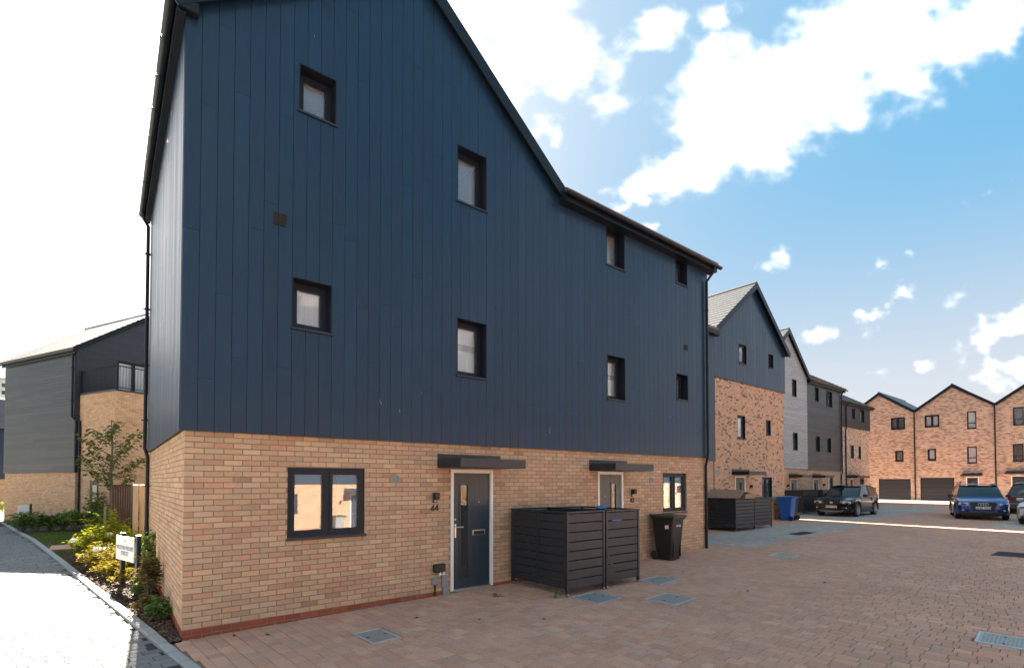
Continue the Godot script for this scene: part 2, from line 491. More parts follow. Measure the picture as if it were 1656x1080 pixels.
func lay_bricks(node: Node3D, frame: Transform3D, poly: PackedVector2Array, openings: Array, style: String, out: Array, offset := 0, lintels := true) -> void:
	# appends [transform in the house, colour, length, score]
	var box := Rect2(poly[0], Vector2.ZERO)
	for p in poly: box = box.expand(p)
	var rows := int(ceil((box.end.y - box.position.y) / 0.075))
	var to_world := node.transform * frame
	for r in rows:
		var y0 := box.end.y - (r + 1) * 0.075 + 0.005 if style != "flecked_up" else box.position.y + r * 0.075 + 0.005
		var yc := y0 + 0.0325
		if yc < box.position.y + 0.01 or yc + 0.03 > box.end.y + 0.02: continue
		var x := box.position.x
		var first := (r + offset) % 2 == 0
		var i := 0
		while x < box.end.x - 0.02:
			var l := 0.215
			if i == 0 and first: l = 0.1025
			var header := style.begins_with("flecked") and rng.randf() < 0.42
			if header: l = 0.1025
			i += 1
			l = minf(l, box.end.x - x)
			var spans := [[x, x + l]]
			for o in openings:
				if o[1] > yc + 0.02 or o[3] < yc - 0.02: continue
				var next := []
				for s in spans:
					if o[2] <= s[0] or o[0] >= s[1]: next.append(s)
					else:
						if o[0] - s[0] > 0.035: next.append([s[0], o[0]])
						if s[1] - o[2] > 0.035: next.append([o[2], s[1]])
				spans = next
			for s in spans:
				var m := Vector2((s[0] + s[1]) / 2.0, yc)
				if poly.size() > 4 and not Geometry2D.is_point_in_polygon(m + Vector2(0, 0.02), poly): continue
				var c: Color
				if style == "buff":
					c = BUFF[rng.randi() % BUFF.size()]
				elif style.begins_with("flecked"):
					c = BLUED[rng.randi() % BLUED.size()] if rng.randf() < (0.42 if header else 0.04) else FLECKED[rng.randi() % FLECKED.size()]
				else:
					c = (Color(0.38, 0.26, 0.2) if rng.randf() < 0.55 else Color(0.28, 0.2, 0.16)) if rng.randf() < 0.36 else PALE_BRICK[rng.randi() % PALE_BRICK.size()]
				var depth := -0.006 if y0 < -0.15 and style == "buff" else 0.0
				if style == "buff" and node.get_meta("damp", -1.0) > 0 and y0 < node.get_meta("damp"):
					c = RUBBED[rng.randi() % RUBBED.size()]
				c = c * (1.0 + rng.randf_range(-0.13, 0.09))
				if style == "buff" and rng.randf() < 0.05: c = c * 0.8
				var t := frame * Transform3D(Basis.from_euler(Vector3(rng.randf_range(-0.01, 0.01), rng.randf_range(-0.006, 0.006), rng.randf_range(-0.006, 0.006))), Vector3(m.x, m.y + rng.randf_range(-0.0012, 0.0012), depth + rng.randf_range(-0.0015, 0.0015)))
				var see := EYE - node.transform * t.origin
				out.append([t, c, s[1] - s[0], (s[1] - s[0]) * maxf(0.0, see.normalized().dot(to_world.basis.z)) / see.length_squared()])
			x += l + 0.01

func set_bricks(parent: Node3D, bricks: Array, single: int) -> void:
	bricks.sort_custom(func(a, b): return a[3] > b[3])
	var tones := {}
	var rest := []
	for k in bricks.size():
		var b = bricks[k]
		if k < single:
			var key := "%d_%d" % [int(b[1].r * 40.0), int(b[1].g * 40.0)]
			if not tones.has(key): tones[key] = brick_mesh(0.215, M.brick, b[1], true)
			var t: Transform3D = b[0]
			t.basis.x *= b[2] / 0.215
			part_mesh("brick", tones[key], parent, t)
		else:
			rest.append(b)
	if rest.is_empty(): return
	var mm := MultiMesh.new()
	mm.transform_format = MultiMesh.TRANSFORM_3D
	mm.use_colors = true
	mm.mesh = brick_mesh(0.215, M.brick)
	mm.instance_count = rest.size()
	for k in rest.size():
		var t: Transform3D = rest[k][0]
		t.basis.x *= rest[k][2] / 0.215
		mm.set_instance_transform(k, t)
		mm.set_instance_color(k, rest[k][1])
	var o := MultiMeshInstance3D.new()
	o.name = "brickwork"
	o.multimesh = mm
	o.set_meta("kind", "stuff")
	parent.add_child(o, true)

func rect(x0: float, y0: float, x1: float, y1: float) -> PackedVector2Array:
	return PackedVector2Array([Vector2(x0, y0), Vector2(x1, y0), Vector2(x1, y1), Vector2(x0, y1)])

func cut(poly: PackedVector2Array, openings: Array) -> Array:
	# poly less the openings, in upright strips so that no piece has a hole
	var xs := []
	var box := Rect2(poly[0], Vector2.ZERO)
	for p in poly: box = box.expand(p)
	xs.append(box.position.x); xs.append(box.end.x)
	for o in openings:
		for x in [o[0], o[2]]:
			if x > box.position.x + 0.001 and x < box.end.x - 0.001: xs.append(x)
	xs.sort()
	var out := []
	for k in xs.size() - 1:
		if xs[k + 1] - xs[k] < 0.002: continue
		var strips: Array = Array(Geometry2D.intersect_polygons(poly, rect(xs[k], box.position.y - 1, xs[k + 1], box.end.y + 1)), TYPE_NIL, "", null)
		for o in openings:
			if o[2] <= xs[k] + 0.001 or o[0] >= xs[k + 1] - 0.001: continue
			var next := []
			for s in strips: next.append_array(Geometry2D.clip_polygons(s, rect(xs[k] - 0.1, o[1], xs[k + 1] + 0.1, o[3])))
			strips = next
		out.append_array(strips)
	return out

var tones_of := {}
func tone_of(m: StandardMaterial3D) -> StandardMaterial3D:
	# boards come from several batches of paint
	if not tones_of.has(m):
		tones_of[m] = []
		for k in [0.93, 0.97, 1.0, 1.03, 1.07]:
			var c := m.duplicate() as StandardMaterial3D
			var l := m.albedo_color.srgb_to_linear()
			c.albedo_color = lin(l.r * k, l.g * k, l.b * k)
			c.roughness = m.roughness * (2.0 - k)
			tones_of[m].append(c)
	return tones_of[m][rng.randi() % 5]

func boards(parent: Node3D, frame: Transform3D, poly: PackedVector2Array, openings: Array, pitch: float, upright: bool, m: Material, joints := true) -> void:
	var box := Rect2(poly[0], Vector2.ZERO)
	for p in poly: box = box.expand(p)
	var from := box.position.x if upright else box.position.y
	var to := box.end.x if upright else box.end.y
	var count := int(ceil((to - from) / pitch - 0.01))
	for k in count:
		var a := from + k * pitch + 0.0025
		var b := minf(to, from + (k + 1) * pitch) - 0.0025
		if b - a < 0.01: continue
		var ends := [box.position.y - 0.01, box.end.y + 0.01] if upright else [box.position.x - 0.01, box.end.x + 0.01]
		for o in openings:  # a board broken by an opening is two boards
			var across: bool = o[0] <= a and o[2] >= b if upright else o[1] <= a and o[3] >= b
			if across:
				ends.append(o[1] if upright else o[0]); ends.append(o[3] if upright else o[2])
		ends.sort()
		if joints and ends.size() == 2:
			var at: float = ends[0] + rng.randf_range(0.6, 3.6)
			while at < ends[-1] - 0.5:
				ends.insert(ends.size() - 1, at)
				at += 3.6
		for j in ends.size() - 1:
			var r := rect(a, ends[j] + 0.0015, b, ends[j + 1] - 0.0015) if upright else rect(ends[j] + 0.0015, a, ends[j + 1] - 0.0015, b)
			var mb := MB.new()
			mb.xf = frame
			for q in Geometry2D.intersect_polygons(r, poly):
				for piece in cut(q, openings):
					var z := rng.randf_range(-0.0008, 0.0008)
					mb.extrude(piece, 0.04, 0.06 + z)
			if mb.v.size(): part("board", mb, tone_of(m), parent)

# ---------------------------------------------------------------- windows, doors, canopies
func window(house: Node3D, frame: Transform3D, o: Array, face: float, deep: float, kind: String) -> void:
	# o: x0, y0, x1, y1 of the opening; face: how far the wall face stands out; deep: how far the window is set back
	var x0: float = o[0]; var y0: float = o[1]; var x1: float = o[2]; var y1: float = o[3]
	var b := MB.new()
	b.xf = frame
	var z := face - deep
	var f := 0.055
	var k := 0.012
	# lining of the reveal, standing 6 mm proud of the wall
	if deep > 0.06:
		b.box(Vector3(x0, y0, z - 0.09), Vector3(x0 + k, y1, face + 0.006)); b.box(Vector3(x1 - k, y0, z - 0.09), Vector3(x1, y1, face + 0.006))
		b.box(Vector3(x0 + k, y1 - k, z - 0.09), Vector3(x1 - k, y1, face + 0.005)); b.box(Vector3(x0 + k, y0, z - 0.09), Vector3(x1 - k, y0 + k, face + 0.004))
	else:
		k = 0.0
	# outer frame
	var xa := x0 + k; var xb := x1 - k; var ya := y0 + k; var yb := y1 - k
	b.box(Vector3(xa, ya, z - 0.07), Vector3(xa + f, yb, z)); b.box(Vector3(xb - f, ya, z - 0.07), Vector3(xb, yb, z))
	b.box(Vector3(xa + f, yb - f, z - 0.07), Vector3(xb - f, yb, z)); b.box(Vector3(xa + f, ya, z - 0.07), Vector3(xb - f, ya + f, z))
	var w := part("window", b, M.frame, house)
	var lights := []
	if kind.begins_with("pair"):
		var mid := (xa + xb) / 2.0
		var m := MB.new(); m.xf = frame
		m.box(Vector3(mid - 0.03, ya + f, z - 0.07), Vector3(mid + 0.03, yb - f, z - 0.002))
		part("mullion", m, M.frame, w)
		lights = [[xa + f, ya + f, mid - 0.03, yb - f], [mid + 0.03, ya + f, xb - f, yb - f]]
	elif kind.begins_with("tall"):
		var m := MB.new(); m.xf = frame
		var tr := ya + (yb - ya) * 0.32
		m.box(Vector3(xa + f, tr - 0.03, z - 0.07), Vector3(xb - f, tr + 0.03, z - 0.002))
		part("transom", m, M.frame, w)
		lights = [[xa + f, ya + f, xb - f, tr - 0.03], [xa + f, tr + 0.03, xb - f, yb - f]]
	else:
		lights = [[xa + f, ya + f, xb - f, yb - f]]
	for l in lights:
		var s := MB.new(); s.xf = frame
		var q := 0.045
		if not kind.begins_with("tall"):
			s.box(Vector3(l[0], l[1], z - 0.06), Vector3(l[0] + q, l[3], z + 0.012)); s.box(Vector3(l[2] - q, l[1], z - 0.06), Vector3(l[2], l[3], z + 0.012))
			s.box(Vector3(l[0] + q, l[3] - q, z - 0.06), Vector3(l[2] - q, l[3], z + 0.012)); s.box(Vector3(l[0] + q, l[1], z - 0.06), Vector3(l[2] - q, l[1] + q, z + 0.012))
			part("sash", s, M.frame, w)
		else:
			q = 0.0
		var g := MB.new(); g.xf = frame
		for gz in ([0.018, 0.022, 0.038, 0.042] if house.has_meta("near") else [0.018, 0.022]):  # the faces of the sealed unit's two sheets
			g.quad(Vector3(l[0] + q, l[1] + q, z - gz), Vector3(l[2] - q, l[1] + q, z - gz), Vector3(l[2] - q, l[3] - q, z - gz), Vector3(l[0] + q, l[3] - q, z - gz))
		part("pane", g, M.glass, w)
	var d := MB.new(); d.xf = frame
	# the room behind: five walls
	var rz := z - 0.09
	var ra := xa + 0.01; var rb := xb - 0.01; var rc := ya + 0.01; var rd := yb - 0.01; var re := rz - 1.1
	d.quad(Vector3(ra, rc, re), Vector3(rb, rc, re), Vector3(rb, rd, re), Vector3(ra, rd, re))
	d.quad(Vector3(ra, rc, rz), Vector3(ra, rc, re), Vector3(ra, rd, re), Vector3(ra, rd, rz)); d.quad(Vector3(rb, rc, re), Vector3(rb, rc, rz), Vector3(rb, rd, rz), Vector3(rb, rd, re))
	d.quad(Vector3(ra, rd, re), Vector3(rb, rd, re), Vector3(rb, rd, rz), Vector3(ra, rd, rz)); d.quad(Vector3(ra, rc, rz), Vector3(rb, rc, rz), Vector3(rb, rc, re), Vector3(ra, rc, re))
	part("room", d, M.room, w)
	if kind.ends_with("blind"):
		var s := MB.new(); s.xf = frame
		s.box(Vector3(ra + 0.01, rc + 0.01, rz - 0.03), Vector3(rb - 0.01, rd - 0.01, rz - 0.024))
		part("blind", s, M.blind, w)  # also stands in for the bright reflection on the balcony doors
	elif kind.ends_with("roller"):
		var s := MB.new(); s.xf = frame
		var at := rc + (rd - rc) * 0.60; var bt := rc + (rd - rc) * 0.43 + 0.08
		s.box(Vector3(ra + 0.01, rc + 0.01, rz - 0.03), Vector3(rb - 0.01, bt, rz - 0.024)); s.box(Vector3(ra + 0.01, at + 0.04, rz - 0.034), Vector3(rb - 0.01, rd - 0.01, rz - 0.028))
		part("blind", s, M.blind, w)
		var p := MB.new(); p.xf = frame
		p.box(Vector3(ra + 0.01, bt, rz - 0.03), Vector3(rb - 0.01, at + 0.04, rz - 0.024))
		part("blind_band", p, M.brown_blind, w)
	var sl := MB.new(); sl.xf = frame
	var out := face + (0.045 if deep < 0.06 else 0.03)
	sl.rbox(Vector3(x0 - 0.02, y0 - 0.035, z + 0.003), Vector3(x1 + 0.02, y0 - 0.002, out), 0.004)
	part("sill", sl, M.metal, w)

func door(house: Node3D, frame: Transform3D, o: Array, paint: Material, slot_x: float, handle_left: bool) -> void:
	var x0: float = o[0]; var y0: float = o[1]; var x1: float = o[2]; var y1: float = o[3]
	var b := MB.new(); b.xf = frame
	var f := 0.062
	b.rbox(Vector3(x0, y0, -0.1), Vector3(x0 + f, y1, 0.004), 0.005); b.rbox(Vector3(x1 - f, y0, -0.1), Vector3(x1, y1, 0.004), 0.005)
	b.rbox(Vector3(x0 + f, y1 - f, -0.1), Vector3(x1 - f, y1, 0.003), 0.005)
	var d := part("door", b, M.white_paint, house)
	var a0 := x0 + f + 0.004; var a1 := x1 - f - 0.004; var c0 := y0 + 0.03; var c1 := y1 - f - 0.004
	var g0 := a0 + slot_x * (a1 - a0) - 0.085; var g1 := g0 + 0.17
	var h0 := c0 + 0.17; var h1 := c1 - 0.2
	var leaf := MB.new(); leaf.xf = frame
	for p in cut(rect(a0, c0, a1, c1), [[g0, h0, g1, h1]]): leaf.extrude(p, -0.075, -0.032)
	# upright grooves between the boards of the leaf
	var l := part("leaf", leaf, paint, d)
	var bead := MB.new(); bead.xf = frame
	bead.box(Vector3(g0 - 0.02, h0 - 0.02, -0.031), Vector3(g0 + 0.012, h1 + 0.02, -0.018)); bead.box(Vector3(g1 - 0.012, h0 - 0.02, -0.031), Vector3(g1 + 0.02, h1 + 0.02, -0.018))
	bead.box(Vector3(g0 + 0.012, h1 - 0.012, -0.031), Vector3(g1 - 0.012, h1 + 0.02, -0.018)); bead.box(Vector3(g0 + 0.012, h0 - 0.02, -0.031), Vector3(g1 - 0.012, h0 + 0.012, -0.018))
	part("glazing_bead", bead, paint, d)
	var g := MB.new(); g.xf = frame
	g.quad(Vector3(g0 + 0.01, h0 + 0.01, -0.04), Vector3(g1 - 0.01, h0 + 0.01, -0.04), Vector3(g1 - 0.01, h1 - 0.01, -0.04), Vector3(g0 + 0.01, h1 - 0.01, -0.04))
	part("pane", g, M.glass, d)
	var bk := MB.new(); bk.xf = frame
	bk.box(Vector3(x0 + 0.01, y0, -1.2), Vector3(x1 - 0.01, y1, -1.19)); bk.box(Vector3(x0 + 0.01, y0, -1.19), Vector3(x0 + 0.02, y1, -0.1)); bk.box(Vector3(x1 - 0.02, y0, -1.19), Vector3(x1 - 0.01, y1, -0.1))
	bk.box(Vector3(x0 + 0.02, y1 - 0.01, -1.19), Vector3(x1 - 0.02, y1, -0.1))
	part("hallway", bk, M.room, d)
	var gr := MB.new(); gr.xf = frame
	for k in 5:
		var gx: float = lerpf(g1 + 0.05, a1 - 0.04, k / 4.0) if slot_x < 0.5 else lerpf(a0 + 0.04, g0 - 0.05, k / 4.0)
		gr.box(Vector3(gx - 0.0025, c0 + 0.02, -0.0322), Vector3(gx + 0.0025, c1 - 0.02, -0.0305))
	part("moulding", gr, paint, d)
	var hx := a0 + 0.045 if handle_left else a1 - 0.045
	var s := 1.0 if handle_left else -1.0
	var hd := MB.new(); hd.xf = frame
	hd.rbox(Vector3(hx - 0.017, y0 + 0.93, -0.032), Vector3(hx + 0.017, y0 + 1.17, -0.022), 0.004)
	hd.tube([Vector3(hx, y0 + 1.12, -0.025), Vector3(hx, y0 + 1.12, 0.022), Vector3(hx + s * 0.03, y0 + 1.12, 0.03), Vector3(hx + s * 0.135, y0 + 1.115, 0.03)], 0.011, 8)
	hd.ball(Vector3(hx, y0 + 1.25, -0.028), Vector3(0.02, 0.02, 0.01))
	part("handle", hd, M.chrome, d)
	var lx := lerpf(g1, a1, 0.5) if slot_x < 0.5 else lerpf(a0, g0, 0.5)
	var lp := MB.new(); lp.xf = frame
	lp.rbox(Vector3(lx - 0.14, y0 + 0.95, -0.032), Vector3(lx + 0.14, y0 + 1.045, -0.024), 0.004)
	part("letter_plate", lp, M.chrome, d)
	var fl := MB.new(); fl.xf = frame
	fl.rbox(Vector3(lx - 0.118, y0 + 0.962, -0.024), Vector3(lx + 0.118, y0 + 1.022, -0.019), 0.003)
	part("letter_flap", fl, M.metal, d)
	var vw := MB.new(); vw.xf = frame
	vw.ball(Vector3(lx, y0 + 1.55, -0.032), Vector3(0.012, 0.012, 0.006), 10, 6)
	part("door_viewer", vw, M.chrome, d)
	var th := MB.new(); th.xf = frame
	th.rbox(Vector3(x0 + f, y0 - 0.02, -0.1), Vector3(x1 - f, y0 + 0.028, 0.02), 0.004)
	part("threshold", th, M.rim, d)

func canopy(house: Node3D, frame: Transform3D, x0: float, x1: float, y0: float, depth: float) -> void:
	var b := MB.new(); b.xf = frame
	b.rbox(Vector3(x0, y0, 0.006), Vector3(x1, y0 + 0.15, depth), 0.004)
	var c := part("door_canopy", b, M.metal, house)
	var u := MB.new(); u.xf = frame
	u.rbox(Vector3(x0 + 0.005, y0 + 0.152, 0.003), Vector3(x1 - 0.005, y0 + 0.25, 0.014), 0.002)
	part("upstand", u, M.metal, c)
	for k in 5:
		var s := MB.new(); s.xf = frame
		s.ball(Vector3(lerpf(x0 + 0.12, x1 - 0.12, k / 4.0), y0 + 0.215, 0.014), Vector3(0.011, 0.011, 0.006), 8, 4)
		part("screw", s, M.black_plastic, c)

func wall_lamp(house: Node3D, frame: Transform3D, x: float, y: float, number: String) -> void:
	var b := MB.new(); b.xf = frame
	b.rbox(Vector3(x - 0.04, y - 0.085, 0.0), Vector3(x + 0.04, y + 0.085, 0.022), 0.006)
	b.rbox(Vector3(x - 0.045, y - 0.02, 0.022), Vector3(x + 0.045, y + 0.09, 0.12), 0.01)
	var l := part("wall_lamp", b, M.black_plastic, house)
	var g := MB.new(); g.xf = frame
	g.ball(Vector3(x, y - 0.055, 0.03), Vector3(0.02, 0.02, 0.012))
	part("sensor", g, M.lamp_glass, l)
	if number:
		lettering("house_number", number, 0.105, 0.012, M.black_plastic, house, frame * Transform3D(Basis(), Vector3(x, y - 0.175, 0.007)))

# ---------------------------------------------------------------- pipes and roofs
func gutter(house: Node3D, a: Vector3, b: Vector3, outward: Vector3, pieces := 4) -> MeshInstance3D:
	# half-round gutter on a fascia, with unions
	var d := (b - a).normalized()
	var mb := MB.new()
	var rows := []
	for e in [a, b]:
		var row := []
		for k in 13:
			var q := PI * k / 12.0
			row.append(e + outward * (0.06 - cos(q) * 0.06) - Vector3.UP * sin(q) * 0.06)
		for k in 13:
			var q := PI * (12 - k) / 12.0
			row.append(e + outward * (0.06 - cos(q) * 0.053) - Vector3.UP * sin(q) * 0.053)
		rows.append(row)
	for k in 25:
		mb.quad(rows[0][k], rows[1][k], rows[1][k + 1], rows[0][k + 1])
	for e in [0, 1]:
		for k in 12:
			var c: Vector3 = [a, b][e] + outward * 0.06
			if e == 1: mb.tri(c, rows[1][k], rows[1][k + 1])
			else: mb.tri(c, rows[0][k + 1], rows[0][k])
	var g := part("gutter", mb, M.gutter, house)
	for j in range(1, pieces):
		var m := a.lerp(b, float(j) / pieces)
		var u := MB.new()
		for k in 12:
			var q := PI * k / 12.0; var r := PI * (k + 1) / 12.0
			var p0 := m + outward * (0.06 - cos(q) * 0.068) - Vector3.UP * sin(q) * 0.068
			var p1 := m + outward * (0.06 - cos(r) * 0.068) - Vector3.UP * sin(r) * 0.068
			u.quad(p0 - d * 0.04, p0 + d * 0.04, p1 + d * 0.04, p1 - d * 0.04)
		part("union", u, M.gutter, g)
	return g

func downpipe(house: Node3D, pts: Array, r := 0.034) -> void:
	var b := MB.new()
	b.tube(pts, r, 10)
	var p := part("downpipe", b, M.gutter, house)
	for k in pts.size() - 1:
		var d: Vector3 = pts[k + 1] - pts[k]
		if absf(d.y) < 1.0: continue
		var n := int(absf(d.y) / 1.6) + 1
		for j in n:
			var c: Vector3 = pts[k].lerp(pts[k + 1], (j + 0.5) / n)
			var s := MB.new()
			s.xf = Transform3D(Basis(), c)
			s.lathe([Vector2(r + 0.002, -0.02), Vector2(r + 0.009, -0.02), Vector2(r + 0.009, 0.02), Vector2(r + 0.002, 0.02)], 10)
			s.box(Vector3(-r - 0.04, -0.012, -0.012), Vector3(-r, 0.012, 0.012)); s.box(Vector3(r, -0.012, -0.012), Vector3(r + 0.03, 0.012, 0.012))
			part("bracket", s, M.gutter, p)

func slope(house: Node3D, a: Vector3, b: Vector3, up_: Vector3, courses: bool) -> void:
	# a roof plane: a-b the eaves, up_ the run to the ridge
	var nn := (b - a).cross(up_).normalized()
	if nn.y < 0: nn = -nn
	var t := Transform3D(Basis((b - a).normalized(), nn, (b - a).normalized().cross(nn)), a)
	var l := (b - a).length()
	var run := up_.length()
	var mb := MB.new()
	mb.xf = t
	var sgn := signf((t.basis.z).dot(up_))
	var z0 := minf(0.0, sgn * run); var z1 := maxf(0.0, sgn * run)
	mb.box(Vector3(0, 0.0, z0), Vector3(l, 0.09, z1))
	var r := part("roof", mb, M.slate, house)
	if courses:
		var n := int(run / 0.28)
		for k in n:
			var s := MB.new(); s.xf = t
			var p := sgn * run * k / n; var q := sgn * run * (k + 1) / n
			s.quad(Vector3(0, 0.118, p), Vector3(l, 0.118, p), Vector3(l, 0.094, q), Vector3(0, 0.094, q))
			s.quad(Vector3(0, 0.092, p), Vector3(l, 0.092, p), Vector3(l, 0.118, p), Vector3(0, 0.118, p))
			part("slate_course", s, M.slate, r)

func gable_roof(house: Node3D, xl: float, yl: float, xr: float, yr: float, xm: float, ym: float, z0: float, z1: float, courses := false) -> void:
	# ridge along z; walls' outline points given
	slope(house, Vector3(xl, yl, z0), Vector3(xl, yl, z1), Vector3(xm - xl, ym - yl, 0), courses)
	slope(house, Vector3(xr, yr, z1), Vector3(xr, yr, z0), Vector3(xm - xr, ym - yr, 0), courses)
	var rb := MB.new()
	rb.tube([Vector3(xm, ym + 0.1, z0), Vector3(xm, ym + 0.1, z1)], 0.09, 8)
	part("ridge", rb, M.slate, house)
	# bargeboards
	for e in [[xl, yl], [xr, yr]]:
		var d := Vector2(xm - e[0], ym - e[1]).normalized()
		var q := Vector2(-d.y, d.x)
		if q.y < 0: q = -q
		var p := PackedVector2Array([Vector2(e[0], e[1]) + q * 0.11, Vector2(e[0], e[1]) - q * 0.12, Vector2(xm, ym) - Vector2(0, 0.12 / absf(d.x)), Vector2(xm, ym) + Vector2(0, 0.11 / absf(d.x))])
		var b := MB.new()
		b.extrude(p, z1 + 0.001, z1 + 0.03)
		part("bargeboard", b, M.gutter, house)
		var s := MB.new()  # soffit behind the board
		var p2 := PackedVector2Array([Vector2(e[0], e[1]) - q * 0.002, Vector2(e[0], e[1]) - q * 0.02, Vector2(xm, ym) - Vector2(0, 0.02 / absf(d.x)), Vector2(xm, ym) - Vector2(0, 0.002 / absf(d.x))])
		s.extrude(p2, z1 - 0.16, z1)
		part("soffit", s, M.gutter, house)

func eaves_roof(house: Node3D, x0: float, x1: float, ye: float, yr: float, zf: float, zb: float, courses := false) -> void:
	# ridge along x; eaves at zf (front) and zb (back)
	var zm := (zf + zb) / 2.0
	slope(house, Vector3(x0, ye, zf), Vector3(x1, ye, zf), Vector3(0, yr - ye, zm - zf), courses)
	slope(house, Vector3(x1, ye, zb), Vector3(x0, ye, zb), Vector3(0, yr - ye, zm - zb), false)
	var b := MB.new()
	b.box(Vector3(x0, ye - 0.16, zf - 0.03), Vector3(x1, ye + 0.05, zf - 0.005))
	part("fascia", b, M.gutter, house)
	var s := MB.new()
	s.box(Vector3(x0, ye - 0.16, zf - 0.26), Vector3(x1, ye - 0.145, zf - 0.031))
	part("soffit", s, M.gutter, house)
	for x in [x0, x1]:
		var g := MB.new()
		g.xf = Transform3D(Basis(Vector3(0, 0, -1), Vector3.UP, Vector3(1, 0, 0)), Vector3(x, 0, 0))
		var k := 0.05 if x == x0 else -0.05
		g.extrude(PackedVector2Array([Vector2(-zf + 0.27, ye - 0.2), Vector2(-zb - 0.27, ye - 0.2), Vector2(-zm, yr - 0.05)]), k - 0.03, k + 0.03)
		part("gable_panel", g, M.board_dark, house)

# ---------------------------------------------------------------- a house
func front(_w := 0.0) -> Transform3D: return Transform3D.IDENTITY
func left_side(d: float) -> Transform3D: return Transform3D(Basis(Vector3(0, 0, 1), Vector3.UP, Vector3(-1, 0, 0)), Vector3(0, 0, -d))
func right_side(w: float) -> Transform3D: return Transform3D(Basis(Vector3(0, 0, -1), Vector3.UP, Vector3(1, 0, 0)), Vector3(w, 0, 0))
func back_side(w: float, d: float) -> Transform3D: return Transform3D(Basis(Vector3(-1, 0, 0), Vector3.UP, Vector3(0, 0, -1)), Vector3(w, 0, -d))

func core(house: Node3D, called: String, frame: Transform3D, poly: PackedVector2Array, openings: Array, z0: float, z1: float, m: Material) -> MeshInstance3D:
	var b := MB.new()
	b.xf = frame
	for p in cut(poly, openings): b.extrude(p, z0, z1)
	return part(called, b, m, house)

func rect_of(o: Dictionary) -> Array: return [o.x0, o.y0, o.x1, o.y1]

func house(called: String, label: String, at: Vector3, turn: float, P: Dictionary, group := "terraced houses round the courtyard") -> Node3D:
	# P: w, d, top (front outline above the cladding line as points from right to left), clad (height where boards begin), dir, paint, style, openings, single
	var h := thing(called, label, "house", at, turn, group)
	h.set_meta("damp", P.get("damp", -1.0))
	if P.get("single", 0): h.set_meta("near", true)
	var w: float = P.w; var d: float = P.d; var yc: float = P.clad
	var base: float = P.get("base", -0.25)
	var holes := []
	var upper := []
	for o in P.openings:
		(holes if (o.y0 + o.y1) / 2.0 < yc else upper).append(rect_of(o))
	# brick storey
	var style: String = P.style
	var f := front()
	var brick_top := yc
	var low := rect(0, base, w, brick_top)
	if P.get("all_brick", false):
		low = PackedVector2Array([Vector2(0, base), Vector2(w, base)])
		for p in P.top: low.append(p)
	var core_low := low.duplicate()
	for k in core_low.size(): core_low[k].x = clampf(core_low[k].x, 0.006, w - 0.006)
	var walls := core(h, "brick_wall", f, core_low, holes, -0.25, -0.006, M[P.get("mortar", "mortar")])
	var bricks := []
	lay_bricks(h, f, low, holes, style, bricks)
	var sides: Array = P.get("sides", [])
	for s in ["left", "right", "back"]:
		var t := left_side(d) if s == "left" else right_side(w) if s == "right" else back_side(w, d)
		var long := w if s == "back" else d
		var tall: float = P.side_top
		var seen := sides.has(s)
		var a := 0.0 if s == "left" else 0.25 if s == "right" else 0.006
		var b := long - 0.25 if s == "left" else long if s == "right" else long - 0.006
		if s == "back": t = t * Transform3D(Basis(), Vector3(0, 0, 0.001))
		var low2 := minf(brick_top, tall)
		core(h, "brick_wall", t, rect(a, base, b, low2), [], -0.25, -0.006, M[P.get("mortar", "mortar")])
		if seen:
			lay_bricks(h, t, rect(0.0, base, long - 0.0215, low2) if s == "left" else rect(0.0215, base, long, low2), [], style, bricks, 1)
		if tall > brick_top:
			if P.get("all_brick", false):
				core(h, "brick_wall", t, rect(a, low2, b, tall), [], -0.25, -0.002, M[P.get("mortar", "mortar")])
			else:
				core(h, "cladding_backing", t, rect(a, low2, b, tall), [], -0.25, 0.035, M.backing)
				if seen:
					var holder := Node3D.new(); holder.name = "cladding"; h.add_child(holder, true)
					boards(holder, t, rect(-0.02, brick_top, long - 0.0, tall) if s == "left" else rect(0.0, brick_top, long + 0.02, tall), [], P.get("pitch", 0.19), P.dir == "v", M[P.paint])
	set_bricks(walls, bricks, P.get("single", 0))
	# boarded storeys
	if not P.get("all_brick", false):
		var up := PackedVector2Array([Vector2(-0.06, yc), Vector2(w + 0.06, yc)])
		for p in P.top:
			up.append(Vector2(-0.06 if p.x <= 0.001 else w + 0.06 if p.x >= w - 0.001 else p.x, p.y))
		if P.has("open_left"): up[0].x = 0.0; up[up.size() - 1].x = 0.0
		if P.has("open_right"): up[1].x = w; up[2].x = w
		var inner := up.duplicate()
		for k in inner.size(): inner[k] = Vector2(clampf(inner[k].x, -0.03, w + 0.03), inner[k].y)
		if P.has("open_left"): inner[0].x = 0.0; inner[inner.size() - 1].x = 0.0
		if P.has("open_right"): inner[1].x = w; inner[2].x = w
		core(h, "cladding_backing", f, inner, upper, -0.25, 0.035, M.backing)
		var holder := Node3D.new(); holder.name = "cladding"; h.add_child(holder, true)
		boards(holder, f, up, upper, P.get("pitch", 0.19), P.dir == "v", M[P.paint])
		var tr := MB.new()
		tr.box(Vector3(up[0].x + 0.004, yc - 0.012, 0.0), Vector3(up[1].x - 0.004, yc - 0.001, 0.058))
		part("drip_trim", tr, M.metal, h)
	for o in P.openings:
		var clad: bool = (o.y0 + o.y1) / 2.0 >= yc
		if o.t == "door": door(h, f, rect_of(o), M[o.get("paint", "door_paint")], o.get("slot", 0.35), o.get("left", true))
		elif o.t == "garage": garage(h, f, rect_of(o))
		else: window(h, f, rect_of(o), 0.06 if clad else 0.0, o.get("deep", 0.19 if clad else 0.05), o.t)
	return h

